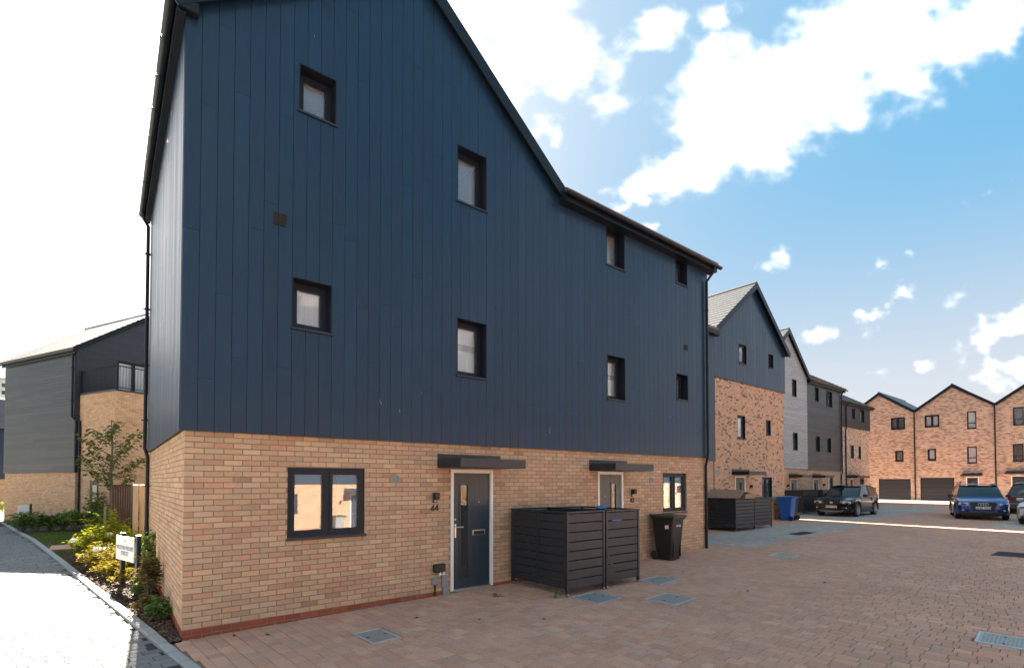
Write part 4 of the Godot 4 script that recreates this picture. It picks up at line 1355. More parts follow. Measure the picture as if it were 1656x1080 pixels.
# ---------------------------------------------------------------- the other houses
func other_houses() -> void:
	var f := front()
	# hidden neighbour, then the flecked brick gable
	var n := house("house", "set-back buff brick house filling the gap beside the end of number 42", Vector3(12.33, 0.18, -3.4), 0, {"w": 6.2, "d": 7.0, "clad": 2.67, "side_top": 7.9, "dir": "v", "paint": "board", "style": "buff", "top": [Vector2(6.2, 7.95), Vector2(0, 7.95)], "base": -0.3,
		"openings": [W("door", 1.0, 0.0, 1.92, 2.1), W("pair", 3.6, 1.1, 4.7, 2.1), W("pane", 1.5, 3.8, 2.1, 4.8), W("pane", 4.2, 3.8, 4.8, 4.8)]})
	eaves_roof(n, 0.0, 6.2, 7.95, 10.0, 0.25, -7.2)
	canopy(n, f, 0.8, 2.1, 2.14, 0.7)
	var h := house("gabled_house", "house with blue-grey boarded gable above flecked brick, in front of the blue bin", Vector3(18.6, 0.19, -3.4), 0, {"w": 6.35, "d": 7.0, "clad": 6.12, "side_top": 7.95, "dir": "v", "paint": "board", "style": "flecked", "base": -0.3, "pitch": 0.3,
		"top": [Vector2(6.35, 8.0), Vector2(3.3, 10.5), Vector2(0, 8.0)], "mortar": "mortar_pale",
		"openings": [W("pane_blind", 1.89, 3.67, 2.56, 4.69, {"deep": 0.07}), W("pane", 4.53, 3.98, 4.98, 4.68, {"deep": 0.07}), W("pane", 1.96, 6.95, 2.62, 7.79, {"deep": 0.08}), W("pane", 4.7, 7.13, 5.18, 7.78, {"deep": 0.12}),  # a pale sheet behind the first pane makes it paler
			W("door", 1.64, 0.0, 2.54, 2.05, {"paint": "door_grey", "slot": 0.6, "left": false}), W("pair", 4.08, 1.0, 5.03, 2.02, {"deep": 0.07})]})
	canopy(h, f, 1.38, 2.9, 2.1, 0.75)
	wall_lamp(h, f, 2.95, 1.58, "")
	gable_roof(h, -0.2, 7.92, 6.6, 7.92, 3.3, 10.6, -7.2, 0.22, true)
	var eb := MB.new(); eb.rbox(Vector3(-0.35, 7.75, -0.05), Vector3(0.12, 7.95, 0.24), 0.01); part("eaves_box", eb, M.gutter, h)
	var vb := MB.new(); vb.box(Vector3(0.02, 2.1, 0.001), Vector3(0.44, 2.26, 0.008)); part("wall_plate", vb, M.grey_plastic, h)
	# grey gable, widened out of view to narrow the sun streak, and its dark neighbour
	var g := house("gabled_house", "narrow gabled house faced in pale grey horizontal boards", Vector3(26.0, 0.2, -5.35), 0, {"w": 6.55, "d": 7.0, "clad": 2.56, "side_top": 7.9, "dir": "h", "paint": "board_pale", "style": "buff", "base": -0.3, "pitch": 0.17, "open_right": true,
		"top": [Vector2(6.55, 8.1), Vector2(3.88, 10.4), Vector2(0.76, 7.9), Vector2(0, 7.9)],
		"openings": [W("pane", 4.48, 6.81, 5.07, 7.8, {"deep": 0.1}), W("pane", 4.52, 3.66, 5.15, 4.68, {"deep": 0.1}), W("door", 4.28, 0.0, 5.19, 1.98, {"paint": "door_grey"})]})
	canopy(g, f, 4.04, 5.36, 2.05, 0.75)
	wall_lamp(g, f, 3.86, 1.55, "")
	gable_roof(g, 0.46, 7.8, 6.66, 8.08, 3.88, 10.5, -7.1, 0.2, true)
	var fr := MB.new(); fr.box(Vector3(0.0, 7.9, -7.0), Vector3(0.66, 8.0, 0.05)); part("added_flat_roof", fr, M.slate, g)  # unseen strip added beside the gable to narrow the sunlit gap
	var k := house("house", "house with charcoal horizontal boards above buff brick behind the black car", Vector3(32.55, 0.22, -5.35), 0, {"w": 5.5, "d": 7.0, "clad": 2.5, "side_top": 7.75, "dir": "h", "paint": "board_dark", "style": "buff", "base": -0.3, "pitch": 0.17, "open_left": true,
		"top": [Vector2(5.5, 7.9), Vector2(0, 7.9)], "sides": ["right"],
		"openings": [W("pane", 1.17, 6.81, 1.76, 7.68, {"deep": 0.12}), W("pair", 2.96, 6.62, 3.94, 7.65, {"deep": 0.12}), W("pane", 1.21, 3.65, 1.84, 4.63, {"deep": 0.12}), W("pane", 3.05, 3.67, 3.63, 4.61, {"deep": 0.12}),
			W("door", 0.94, 0.0, 1.8, 1.97), W("pane", 3.17, 1.1, 4.07, 2.15, {"deep": 0.06})]})
	canopy(k, f, 0.75, 2.1, 2.03, 0.75)
	wall_lamp(k, f, 2.45, 1.55, "")
	eaves_roof(k, 0.0, 5.8, 7.95, 10.2, 0.25, -7.2, true)
	gutter(k, Vector3(0.1, 7.95, 0.25), Vector3(5.9, 7.95, 0.25), Vector3(0, 0, 1), 3)
	downpipe(k, [Vector3(5.35, 7.9, 0.3), Vector3(5.35, 7.6, 0.12), Vector3(5.35, 2.4, 0.12), Vector3(5.35, 2.2, 0.06), Vector3(5.35, 0.0, 0.06)], 0.04)
	var q := house("house", "furthest house of the row with a boarded charcoal top storey over brown flecked brick", Vector3(38.4, 0.25, -7.2), 0, {"w": 11.6, "d": 7.0, "clad": 6.04, "side_top": 7.75, "dir": "h", "paint": "board_dark", "style": "mixed", "base": -0.3, "pitch": 0.17, "sides": ["right"], "mortar": "mortar_pale",
		"top": [Vector2(11.6, 7.9), Vector2(0, 7.9)],
		"openings": [W("pane", 7.46, 6.79, 8.1, 7.64, {"deep": 0.1}), W("pane", 9.26, 6.64, 10.23, 7.68, {"deep": 0.1}), W("pane", 7.2, 3.63, 7.9, 4.65, {"deep": 0.07}), W("pane", 8.99, 3.63, 9.52, 4.68, {"deep": 0.07}),
			W("door", 6.96, 0.0, 7.7, 1.99), W("pane", 9.16, 1.0, 10.1, 2.05, {"deep": 0.07})]})
	canopy(q, f, 6.4, 9.2, 2.06, 0.7)
	eaves_roof(q, 0.0, 12.0, 7.95, 10.2, 0.25, -7.2, true)
	gutter(q, Vector3(0.0, 7.95, 0.25), Vector3(12.1, 7.95, 0.25), Vector3(0, 0, 1), 4)
	downpipe(q, [Vector3(6.05, 7.9, 0.3), Vector3(6.05, 7.6, 0.12), Vector3(6.05, 6.0, 0.12), Vector3(6.05, 5.8, 0.06), Vector3(6.05, 0.0, 0.06)], 0.045)
	# the garage terrace across the end, facing -X; its own x runs along +Z
	var gl := ["brown brick gabled house with a single garage beside the row of houses", "brown brick gabled house with a garage door and a front door, behind the blue car", "brown brick gabled house with a wide canopy beyond the parked grey car"]
	var z0 := [-10.75, -5.45, -0.15]
	var op := [
		[W("garage", 2.5, 0.0, 4.92, 1.95), W("pair", 3.52, 6.5, 4.58, 7.59, {"deep": 0.07}), W("pane", 3.81, 3.55, 4.43, 4.53, {"deep": 0.07})],
		[W("garage", 0.32, 0.0, 2.65, 2.05), W("pair_blind", 0.71, 6.51, 1.72, 7.56, {"deep": 0.07}), W("pane_blind", 0.88, 3.58, 1.46, 4.59, {"deep": 0.07}), W("tall_blind", 3.55, 6.15, 4.13, 7.61, {"deep": 0.07}), W("tall_blind", 3.52, 3.24, 4.13, 4.64, {"deep": 0.07}), W("door", 3.41, 0.0, 4.22, 2.1)],  # pale sheets behind these panes make them paler
		[W("tall", 1.04, 6.2, 1.65, 7.64, {"deep": 0.07}), W("tall", 0.99, 3.31, 1.6, 4.71, {"deep": 0.07}), W("door", 0.85, 0.0, 1.8, 2.19), W("garage", 2.6, 0.0, 4.9, 2.05)]]
	for i in 3:
		var r := house("garage_house", gl[i], Vector3(56.0, 0.3, z0[i]), -PI / 2, {"w": 5.28, "d": 8.0, "clad": 30.0, "all_brick": true, "side_top": 7.9, "dir": "v", "paint": "board", "style": "mixed", "base": -0.3, "mortar": "mortar_pale",
			"top": [Vector2(5.28, 8.02), Vector2(2.63, 9.98), Vector2(0, 8.02)], "openings": op[i]})
		gable_roof(r, 0.0, 8.0, 5.28, 8.0, 2.63, 9.95, -8.1, 0.1)
		downpipe(r, [Vector3(5.27, 8.0, 0.06), Vector3(5.27, 0.0, 0.06)], 0.045)
		if i == 1: canopy(r, f, 3.15, 4.46, 2.16, 0.6); wall_lamp(r, f, 3.05, 1.6, "")
		if i == 2: canopy(r, f, 0.55, 2.1, 2.3, 0.6)
	# house across the path, turned a little
	var turn := deg_to_rad(25.8)
	var l := house("house_across_path", "house with bright slate roof and dark horizontal boards across the path", Vector3(-1.9, 0.0, -23.2), turn, {"w": 7.0, "d": 6.9, "clad": 2.43, "side_top": 8.12, "dir": "h", "paint": "board_dark", "style": "buff", "base": -0.3, "pitch": 0.15, "sides": ["left"],
		"top": [Vector2(7.0, 8.2), Vector2(3.5, 10.75), Vector2(0, 8.2)], "openings": [W("pair_blind", 1.6, 6.05, 3.1, 7.95, {"deep": 0.06})]}, "houses across the path")  # pale panel behind the balcony doors paints their bright reflection
	gable_roof(l, -0.2, 8.08, 7.2, 8.08, 3.5, 10.8, -7.1, 0.14, true)
	gutter(l, Vector3(-0.16, 8.06, -7.1), Vector3(-0.16, 8.06, 0.15), Vector3(-1, 0, 0), 4)
	var bx := MB.new(); bx.box(Vector3(-0.16, 7.9, -7.05), Vector3(-0.13, 8.06, 0.13)); part("fascia", bx, M.gutter, l)
	downpipe(l, [Vector3(-0.12, 8.0, -0.12), Vector3(-0.12, 5.0, -0.12), Vector3(-0.1, 4.85, 0.1), Vector3(0.04, 4.8, 0.22), Vector3(0.04, 0.0, 0.22)], 0.045)
	# brick bay with a roof terrace
	var bw := MB.new()
	bw.box(Vector3(0.106, -0.3, 0.003), Vector3(4.0, 6.0, 2.994))
	var bay := part("terrace_bay", bw, M.mortar, l)
	var bricks := []
	lay_bricks(l, Transform3D(Basis(), Vector3(0.1, 0, 3.0)), rect(0, -0.3, 3.9, 6.0), [], "buff", bricks)
	lay_bricks(l, Transform3D(Basis(Vector3(0, 0, 1), Vector3.UP, Vector3(-1, 0, 0)), Vector3(0.1, 0, 0.0)), rect(0.08, -0.3, 2.978, 6.0), [[1.05, 0.1, 1.75, 1.97]], "buff", bricks, 1)
	set_bricks(bay, bricks, 0)
	var cp := MB.new(); cp.rbox(Vector3(0.05, 6.002, 0.07), Vector3(4.05, 6.07, 3.06), 0.01); part("coping", cp, M.metal, l)
	var bd := MB.new()
	bd.box(Vector3(0.085, 0.1, 1.06), Vector3(0.1, 1.96, 1.74))
	var sd := part("side_door", bd, M.frame, l)
	var sp := MB.new(); sp.box(Vector3(0.078, 0.35, 1.3), Vector3(0.084, 1.85, 1.66)); part("pane", sp, M.car_glass, sd)
	var rl := MB.new()
	var c0 := Vector3(0.12, 0, 2.9)
	rl.tube([Vector3(0.15, 7.12, 0.1), Vector3(0.15, 7.12, 2.95), Vector3(3.95, 7.12, 2.95)], 0.025, 6)
	rl.tube([Vector3(0.15, 6.16, 0.1), Vector3(0.15, 6.16, 2.95), Vector3(3.95, 6.16, 2.95)], 0.018, 6)
	var rail := part("balustrade", rl, M.gutter, l)
	for q2 in 3:
		var pp := MB.new(); var at: Vector3 = [Vector3(0.15, 0, 0.12), Vector3(0.15, 0, 2.95), Vector3(3.9, 0, 2.95)][q2]
		pp.box(at + Vector3(-0.025, 6.07, -0.025), at + Vector3(0.025, 7.12, 0.025)); part("post", pp, M.gutter, rail)
	for q2 in 55:
		var bb := MB.new()
		var at := Vector3(0.15, 6.16, 0.2 + q2 * 0.11) if q2 < 25 else Vector3(0.28 + (q2 - 25) * 0.12, 6.16, 2.95)
		bb.box(at + Vector3(-0.006, 0, -0.006), at + Vector3(0.006, 0.95, 0.006)); part("baluster", bb, M.gutter, rail)
	# a further house and a tower block at the end of the path
	var o := house("distant_house", "distant house at the end of the path with dark boards and pale roof", Vector3(-17.0, 0.0, -47.0), deg_to_rad(12), {"w": 10.5, "d": 8.0, "clad": 2.2, "side_top": 6.1, "dir": "h", "paint": "board", "style": "buff", "base": -0.3, "pitch": 0.17, "top": [Vector2(10.5, 6.2), Vector2(0, 6.2)],
		"openings": [W("door", 8.3, 0.0, 9.3, 2.0), W("pane", 6.0, 1.0, 7.0, 2.0, {"deep": 0.06}), W("pane", 8.0, 3.6, 8.8, 4.8, {"deep": 0.1})]}, "houses across the path")
	eaves_roof(o, -0.2, 10.7, 6.2, 9.0, 0.25, -8.2, true)
	var tw := thing("tower_block", "distant pale tower block rising over the roofs", "tower block", Vector3(-41.0, -0.9, -268.0), deg_to_rad(-14))
	var tb := MB.new(); tb.box(Vector3(-6, 0, -14), Vector3(11.0, 41.8, 0)); part("wall", tb, M.rendered, tw)
	for fl in 14:
		for cx in 5:
			var wb := MB.new(); var x := -4.6 + cx * 3.3
			wb.box(Vector3(x, 2.0 + fl * 2.85, 0.02), Vector3(x + 1.5, 3.5 + fl * 2.85, 0.06)); part("window", wb, M.car_glass, tw)
	var tr := MB.new(); tr.box(Vector3(-6.3, 41.8, -14.3), Vector3(11.3, 42.5, 0.3)); part("roof", tr, M.concrete, tw)

func opposite_terrace() -> void:
	# the sunlit row behind the viewer, which the ground floor windows mirror
	var f := front()
	var y := -0.78
	var specs := [[-3.0, 8.0, "buff"], [13.2, 8.1, "buff"], [21.4, 8.2, "buff"], [33.0, 11.5, "mixed"], [45.0, 11.9, "mixed"]]
	var lab := ["sunlit buff brick house facing number 44 at the end of the opposite row", "sunlit buff brick house with blue door opposite number 44", "sunlit buff brick house in the middle of the opposite row", "sunlit flecked brick house in the opposite row", "sunlit flecked brick house at the far end of the opposite row"]
	for i in specs.size():
		var s = specs[i]
		# own x runs along -X: the right end in the world is its origin
		var w: float = s[1]
		var op := [W("pair", w - 1.9, 1.0, w - 0.9, 2.05), W("door", 2.2, 0.0, 3.12, 2.1, {"slot": 0.35}), W("pane", 1.5, 3.8, 2.1, 4.8), W("pane", w - 2.2, 3.8, w - 1.6, 4.8)]
		if i == 1:
			op = [W("pair", 6.15, 1.15, 7.25, 2.15), W("door", 2.43, 0.0, 3.35, 2.1, {"slot": 0.35}), W("pane", 1.5, 3.8, 2.1, 4.8), W("pane", 6.2, 3.8, 6.8, 4.8)]
		var h := house("opposite_house", lab[i], Vector3(s[0], y, 20.0), PI, {"w": w - 0.02, "d": 7.0, "clad": 2.67, "side_top": 7.9, "dir": "v", "paint": "board", "style": s[2], "base": -0.2, "pitch": 0.5, "top": [Vector2(w - 0.02, 7.95), Vector2(0, 7.95)], "openings": op}, "opposite row of houses")
		eaves_roof(h, 0.0, w, 7.95, 10.0, 0.25, -7.2)
		canopy(h, f, 2.2, 3.7, 2.16, 0.75)
		wall_lamp(h, f, 3.9, 1.65, "")
		if i == 1: vent(h, f, 5.2, 2.05, 0.2, 0.14, 0.001, M.grey_plastic)
	wheelie_bin("wheeled_bin", "grey wheeled bin standing in the sun by the opposite front door", Vector3(8.95, y - 0.02, 19.3), PI, M.grey_plastic, M.bin_lid)
	shrub("bush", "small bright green bush in the sun below the opposite wall", Vector3(8.2, y - 0.05, 19.4), 0.42, 0.75, 260, [Color(0.12, 0.2, 0.03), Color(0.2, 0.26, 0.04)], 0.06, "")

# ---------------------------------------------------------------- bins and stores
func wheelie_bin(called: String, label: String, at: Vector3, turn: float, m: Material, lid: Material, group := "wheeled bins") -> Node3D:
	# front towards +z, wheels at the back
	var t := thing(called, label, "bin", at, turn, group)
	var b := MB.new()
	var rows := []
	for k in 7:
		var q := k / 6.0
		var w := lerpf(0.215, 0.275, q); var d := lerpf(0.21, 0.30, q); var y := lerpf(0.03, 0.93, q)
		var row := []
		var r := 0.05
		for c in [[1, 1], [-1, 1], [-1, -1], [1, -1]]:
			for j in 4:
				var a := atan2(c[1], c[0]) - PI / 4 + PI / 2 * j / 3.0
				row.append(Vector3(c[0] * (w - r) + cos(a) * r, y, c[1] * (d - r) + sin(a) * r))
		row.append(row[0])
		rows.append(row)
	b.grid(rows, false)
	var bot := PackedVector2Array()
	for p in rows[0]: bot.append(Vector2(p.x, -p.z))
	bot.remove_at(bot.size() - 1)
	b.xf = Transform3D(Basis(Vector3.RIGHT, -PI / 2), Vector3(0, 0.0, 0))
	b.extrude(bot, 0.028, 0.032)
	b.xf = Transform3D.IDENTITY
	part("body", b, m, t)
	var rim := MB.new()
	rim.rbox(Vector3(-0.295, 0.9, -0.32), Vector3(0.295, 0.955, 0.325), 0.015)
	part("rim", rim, m, t)
	for k in 5:
		var rb := MB.new()
		var x := -0.16 + k * 0.08
		rb.rbox(Vector3(x - 0.008, 0.08, 0.2), Vector3(x + 0.008, 0.62, 0.262), 0.004)
		if k % 4 == 0: part("rib", rb, m, t)
	var l := MB.new()
	var lr := []
	for k in 6:
		var q := k / 5.0
		var row := []
		for j in 7:
			var u := j / 6.0 * 2 - 1
			row.append(Vector3(u * 0.305, 0.962 + 0.05 * (1 - u * u) * sin(PI * clampf(q, 0.05, 0.95)) + 0.035 * (1 - q), lerpf(-0.33, 0.345, q)))
		lr.append(row)
	l.grid(lr, true)
	l.rbox(Vector3(-0.306, 0.945, 0.33), Vector3(0.306, 0.975, 0.352), 0.006)
	l.rbox(Vector3(-0.308, 0.945, -0.33), Vector3(-0.297, 0.99, 0.35), 0.004); l.rbox(Vector3(0.297, 0.945, -0.33), Vector3(0.308, 0.99, 0.35), 0.004)
	part("lid", l, lid, t)
	var h := MB.new()
	h.tube([Vector3(-0.22, 0.95, -0.3), Vector3(-0.22, 0.985, -0.39), Vector3(0.22, 0.985, -0.39), Vector3(0.22, 0.95, -0.3)], 0.016, 8)
	part("handle", h, m, t)
	for s in [-1.0, 1.0]:
		var w := MB.new()
		w.xf = Transform3D(Basis(Vector3(0, 0, 1), PI / 2), Vector3(s * 0.245, 0.1, -0.235))
		w.lathe([Vector2(0.0, -0.025), Vector2(0.085, -0.025), Vector2(0.1, -0.015), Vector2(0.1, 0.015), Vector2(0.085, 0.025), Vector2(0.0, 0.025)], 20)
		part("wheel", w, M.tyre, t)
	var ax := MB.new(); ax.tube([Vector3(-0.25, 0.1, -0.235), Vector3(0.25, 0.1, -0.235)], 0.012, 6); part("axle", ax, M.iron, t)
	return t

func bin_store(label: String, at: Vector3, w: float, d: float, h: float, doors: bool, group: String) -> Node3D:
	# x along its front, front at z = d; doors in the end at x = 0
	var t := thing("bin_store", label, "bin store", at, 0, group)
	var p := 0.05
	for x in [0.0, w - p]:
		for z in [0.0, d - p]:
			var b := MB.new(); b.rbox(Vector3(x, 0.06, z), Vector3(x + p, h - 0.03, z + p), 0.004); part("post", b, M.metal, t)
			var c := MB.new()
			c.xf = Transform3D(Basis(Vector3(0, 0, 1), PI / 2), Vector3(x + p / 2, 0.03, z + p / 2))
			c.lathe([Vector2(0.0, -0.012), Vector2(0.03, -0.012), Vector2(0.03, 0.012), Vector2(0.0, 0.012)], 12)
			part("foot", c, M.rim, t)
	var rt := MB.new()
	rt.rbox(Vector3(-0.004, h - 0.03, -0.004), Vector3(w + 0.004, h, p + 0.01), 0.004); rt.rbox(Vector3(-0.004, h - 0.03, d - p - 0.01), Vector3(w + 0.004, h, d + 0.004), 0.004)
	rt.rbox(Vector3(-0.004, h - 0.03, p + 0.01), Vector3(p, h, d - p - 0.01), 0.004); rt.rbox(Vector3(w - p, h - 0.03, p + 0.01), Vector3(w + 0.004, h, d - p - 0.01), 0.004)
	part("top_rail", rt, M.metal, t)
	var n := 8
	var y0 := 0.12
	var dy := (h - 0.035 - y0) / n
	for k in n:
		var ya := y0 + k * dy + 0.007; var yb := y0 + (k + 1) * dy - 0.007
		for s in [[Vector3(p + 0.002, ya, d - 0.04), Vector3(w - p - 0.002, yb, d - 0.012)], [Vector3(p + 0.002, ya, 0.012), Vector3(w - p - 0.002, yb, 0.04)], [Vector3(w - 0.04, ya, p + 0.002), Vector3(w - 0.012, yb, d - p - 0.002)]]:
			var b := MB.new(); b.rbox(s[0], s[1], 0.004); part("slat", b, M.slat, t)
		if not doors:
			var b := MB.new(); b.rbox(Vector3(0.012, ya, p + 0.002), Vector3(0.04, yb, d - p - 0.002), 0.004); part("slat", b, M.slat, t)
	if doors:
		for s in 2:
			var za := p + 0.004 if s == 0 else d / 2 + 0.003
			var zb := d / 2 - 0.003 if s == 0 else d - p - 0.004
			var fr := MB.new()
			fr.rbox(Vector3(0.002, y0, za), Vector3(0.03, h - 0.04, za + 0.035), 0.003); fr.rbox(Vector3(0.002, y0, zb - 0.035), Vector3(0.03, h - 0.04, zb), 0.003)
			var dn := part("door", fr, M.metal, t)
			for k in 9:
				var ddy := (h - 0.045 - y0) / 9
				var b := MB.new(); b.rbox(Vector3(0.008, y0 + k * ddy + 0.005, za + 0.036), Vector3(0.03, y0 + (k + 1) * ddy - 0.005, zb - 0.036), 0.004); part("slat", b, M.slat, dn)
			var kb := MB.new(); kb.ball(Vector3(-0.02, y0 + (h - y0) * 0.64, zb - 0.05 if s == 0 else za + 0.05), Vector3(0.02, 0.018, 0.018)); part("knob", kb, M.iron, dn)
	return t

func bins_and_stores() -> void:
	var y := 0.09
	var g := "slatted bin stores by the front doors"
	var a := bin_store("charcoal slatted bin store with double doors next to the door of 44", Vector3(5.25, y - 0.01, 0.09), 0.95, 1.5, 1.42, true, g)
	var b := bin_store("charcoal slatted bin store joined to the double-door store, nearer to door 42", Vector3(6.23, y + 0.0, 0.09), 0.95, 1.5, 1.4, false, g)
	var c := thing("plastic_sack", "blue plastic sack caught between the two bin stores", "plastic sack", Vector3(6.22, y + 1.41, 1.48))
	var sk := MB.new()
	var rows := []
	for k in 9:
		var row := []
		for j in 13:
			var q := TAU * j / 12.0
			var e := PI * k / 8.0 - PI / 2
			var r := 1.0 + 0.14 * sin(q * 3 + k) + 0.1 * cos(q * 5 - k * 2)
			row.append(Vector3(cos(q) * cos(e) * 0.13 * r, sin(e) * 0.035 + 0.04, -sin(q) * cos(e) * 0.07 * r))
		rows.append(row)
	sk.grid(rows, false)
	part("film", sk, M.bin_blue, c)
	var st := MB.new(); st.box(Vector3(0.16, -0.205, 0.113), Vector3(0.42, -0.185, 0.118)); part("trailing_strip", st, M.bin_blue, c)
	# black bin
	var wb := wheelie_bin("wheeled_bin", "black wheeled bin with white stickers standing by the wall of 42", Vector3(9.8, pavers_height(9.8, 0.3), 0.42), deg_to_rad(3), M.bin_black, M.bin_lid)
	wb.scale = Vector3(0.95, 1.07, 0.95)
	lettering("bin_number", "o 42", 0.075, 0.002, M.sticker, wb, Transform3D(Basis(), Vector3(0.02, 0.78, 0.285)))
	var em := MB.new()  # council emblem: a tree over a line of small letters
	em.ball(Vector3(0.02, 0.665, 0.268), Vector3(0.04, 0.03, 0.003), 12, 6); em.ball(Vector3(0.02, 0.7, 0.271), Vector3(0.022, 0.022, 0.003), 10, 6); em.box(Vector3(0.013, 0.62, 0.262), Vector3(0.027, 0.65, 0.266))
	part("emblem", em, M.sticker, wb)
	for k in 2:
		var e2 := MB.new(); e2.box(Vector3(-0.03, 0.595 - k * 0.02, 0.258), Vector3(0.07, 0.605 - k * 0.02, 0.262)); part("printed_line", e2, M.sticker, wb)
	var sx := MB.new(); sx.xf = Transform3D(Basis(Vector3.UP, -PI / 2) * Basis(Vector3(0, 0, 1), 0.1), Vector3(-0.266, 0.74, 0.13)); sx.box(Vector3(-0.05, -0.04, 0), Vector3(0.05, 0.04, 0.003)); part("sticker", sx, M.sticker, wb)
	# blue bin by the flecked house
	var bb := wheelie_bin("wheeled_bin", "bright blue wheeled bin at the corner of the flecked brick house", Vector3(23.9, pavers_height(23.9, -2.6), -2.85), deg_to_rad(183), M.bin_blue, M.bin_blue)
	bb.scale = Vector3(1.05, 1.1, 1.05)
	var bb2 := wheelie_bin("wheeled_bin", "black wheeled bin half hidden behind the blue bin", Vector3(24.55, pavers_height(24.7, -3.1), -2.98), deg_to_rad(178), M.bin_black, M.bin_black)
	bb2.scale = Vector3(1.0, 1.08, 1.0)
	# stores further on
	var y2 := 0.19
	bin_store("charcoal slatted bin store under flattened cardboard, before the flecked house", Vector3(16.95, y2, -3.15), 1.45, 1.5, 1.2, true, g)
	bin_store("charcoal slatted bin store beside the cardboard-topped store, nearer the blue bin", Vector3(18.42, y2, -3.15), 1.45, 1.45, 1.2, false, g)
	bin_store("black slatted bin store between the blue bin and the black car", Vector3(28.6, 0.22, -5.2), 2.0, 1.2, 1.3, false, g)
	bin_store("black slatted bin store hidden behind the black car", Vector3(31.2, 0.22, -5.2), 1.7, 1.2, 1.3, false, g)
	bin_store("dark slatted bin store beyond the tail of the black car", Vector3(45.1, 0.25, -7.1), 1.8, 1.2, 1.3, false, g)
	var cards := ["large brown cardboard sheet lying bent over the bin store", "smaller brown cardboard sheet under the bent one on the bin store", "crumpled dark cardboard box on the edge of the bin store"]
	for k in 3:
		var t := thing("cardboard", cards[k], "cardboard", [Vector3(16.75, y2 + 1.2, -3.0), Vector3(16.9, y2 + 1.2, -2.95), Vector3(18.75, y2 + 1.2, -2.6)][k], [0.05, -0.1, 0.2][k], "cardboard left on the bin store")
		var cb := MB.new()
		if k == 0:
			cb.xf = Transform3D(Basis(Vector3(0, 0, 1), 0.5), Vector3(0.2, 0.002, 0.1)); cb.box(Vector3(0, 0, 0), Vector3(0.62, 0.02, 1.35))
			cb.xf = Transform3D(Basis(Vector3(0, 0, 1), -0.12) * Basis(Vector3.RIGHT, 0.06), Vector3(0.735, 0.3, 0.1)); cb.box(Vector3(0, 0, 0), Vector3(0.95, 0.02, 1.4))
		elif k == 1: cb.box(Vector3(0.75, 0.002, 0.3), Vector3(1.35, 0.17, 1.3))
		else: cb.box(Vector3(0, 0.002, 0), Vector3(0.55, 0.14, 0.4))
		part("sheet", cb, M.cardboard if k < 2 else M.wood_dark, t)

# ---------------------------------------------------------------- plants
func leaf(b: MB, at: Vector3, dir: Vector3, up: Vector3, l: float, w: float) -> void:
	var s := dir.cross(up).normalized() * w
	var m := at + dir * l * 0.5 + up * l * 0.1
	var e := at + dir * l - up * l * 0.08
	b.tri(at, m + s, e)
	b.tri(at, e, m - s)

func shrub(called: String, label: String, at: Vector3, r: float, h: float, leaves: int, tones: Array, size: float, group: String, upright := 0.3) -> Node3D:
	var t := thing(called, label, "shrub", at, rng.randf_range(0, TAU), group)
	var f := MB.new(); f.colored = true
	var stems := MB.new()
	var tips := []
	var n := maxi(6, leaves / 22)
	for k in n:
		var a := rng.randf_range(0, TAU)
		var out := sqrt(rng.randf()) * r
		var top := h * rng.randf_range(0.55, 1.0) * (1.0 - 0.35 * pow(out / r, 2.0))
		var end := Vector3(cos(a) * out, top, sin(a) * out)
		var mid := Vector3(end.x * 0.35, top * 0.55, end.z * 0.35)
		stems.tube([Vector3(end.x * 0.1, -0.02, end.z * 0.1), mid, end], 0.006, 4, 0.002)
		tips.append([mid, end])
	for k in leaves:
		var s = tips[k % n]
		var q := sqrt(rng.randf())
		var p: Vector3 = (s[0] as Vector3).lerp(s[1], q) + Vector3(rng.randf_range(-1, 1), rng.randf_range(-0.6, 0.6), rng.randf_range(-1, 1)) * size * 1.1
		p.y = maxf(p.y, 0.02)
		var a := rng.randf_range(0, TAU)
		var d := Vector3(cos(a), rng.randf_range(-0.5, upright + 0.3), sin(a)).normalized()
		f.col = tones[rng.randi() % tones.size()] * rng.randf_range(0.85, 1.15)
		var l := size * 1.25 * rng.randf_range(0.7, 1.3)
		leaf(f, p, d, (Vector3.UP + Vector3(rng.randf_range(-0.6, 0.6), 0, rng.randf_range(-0.6, 0.6))).normalized(), l, l * 0.32)
	part("foliage", f, M.leaf, t)
	part("stems", stems, M.trunk, t)
	return t

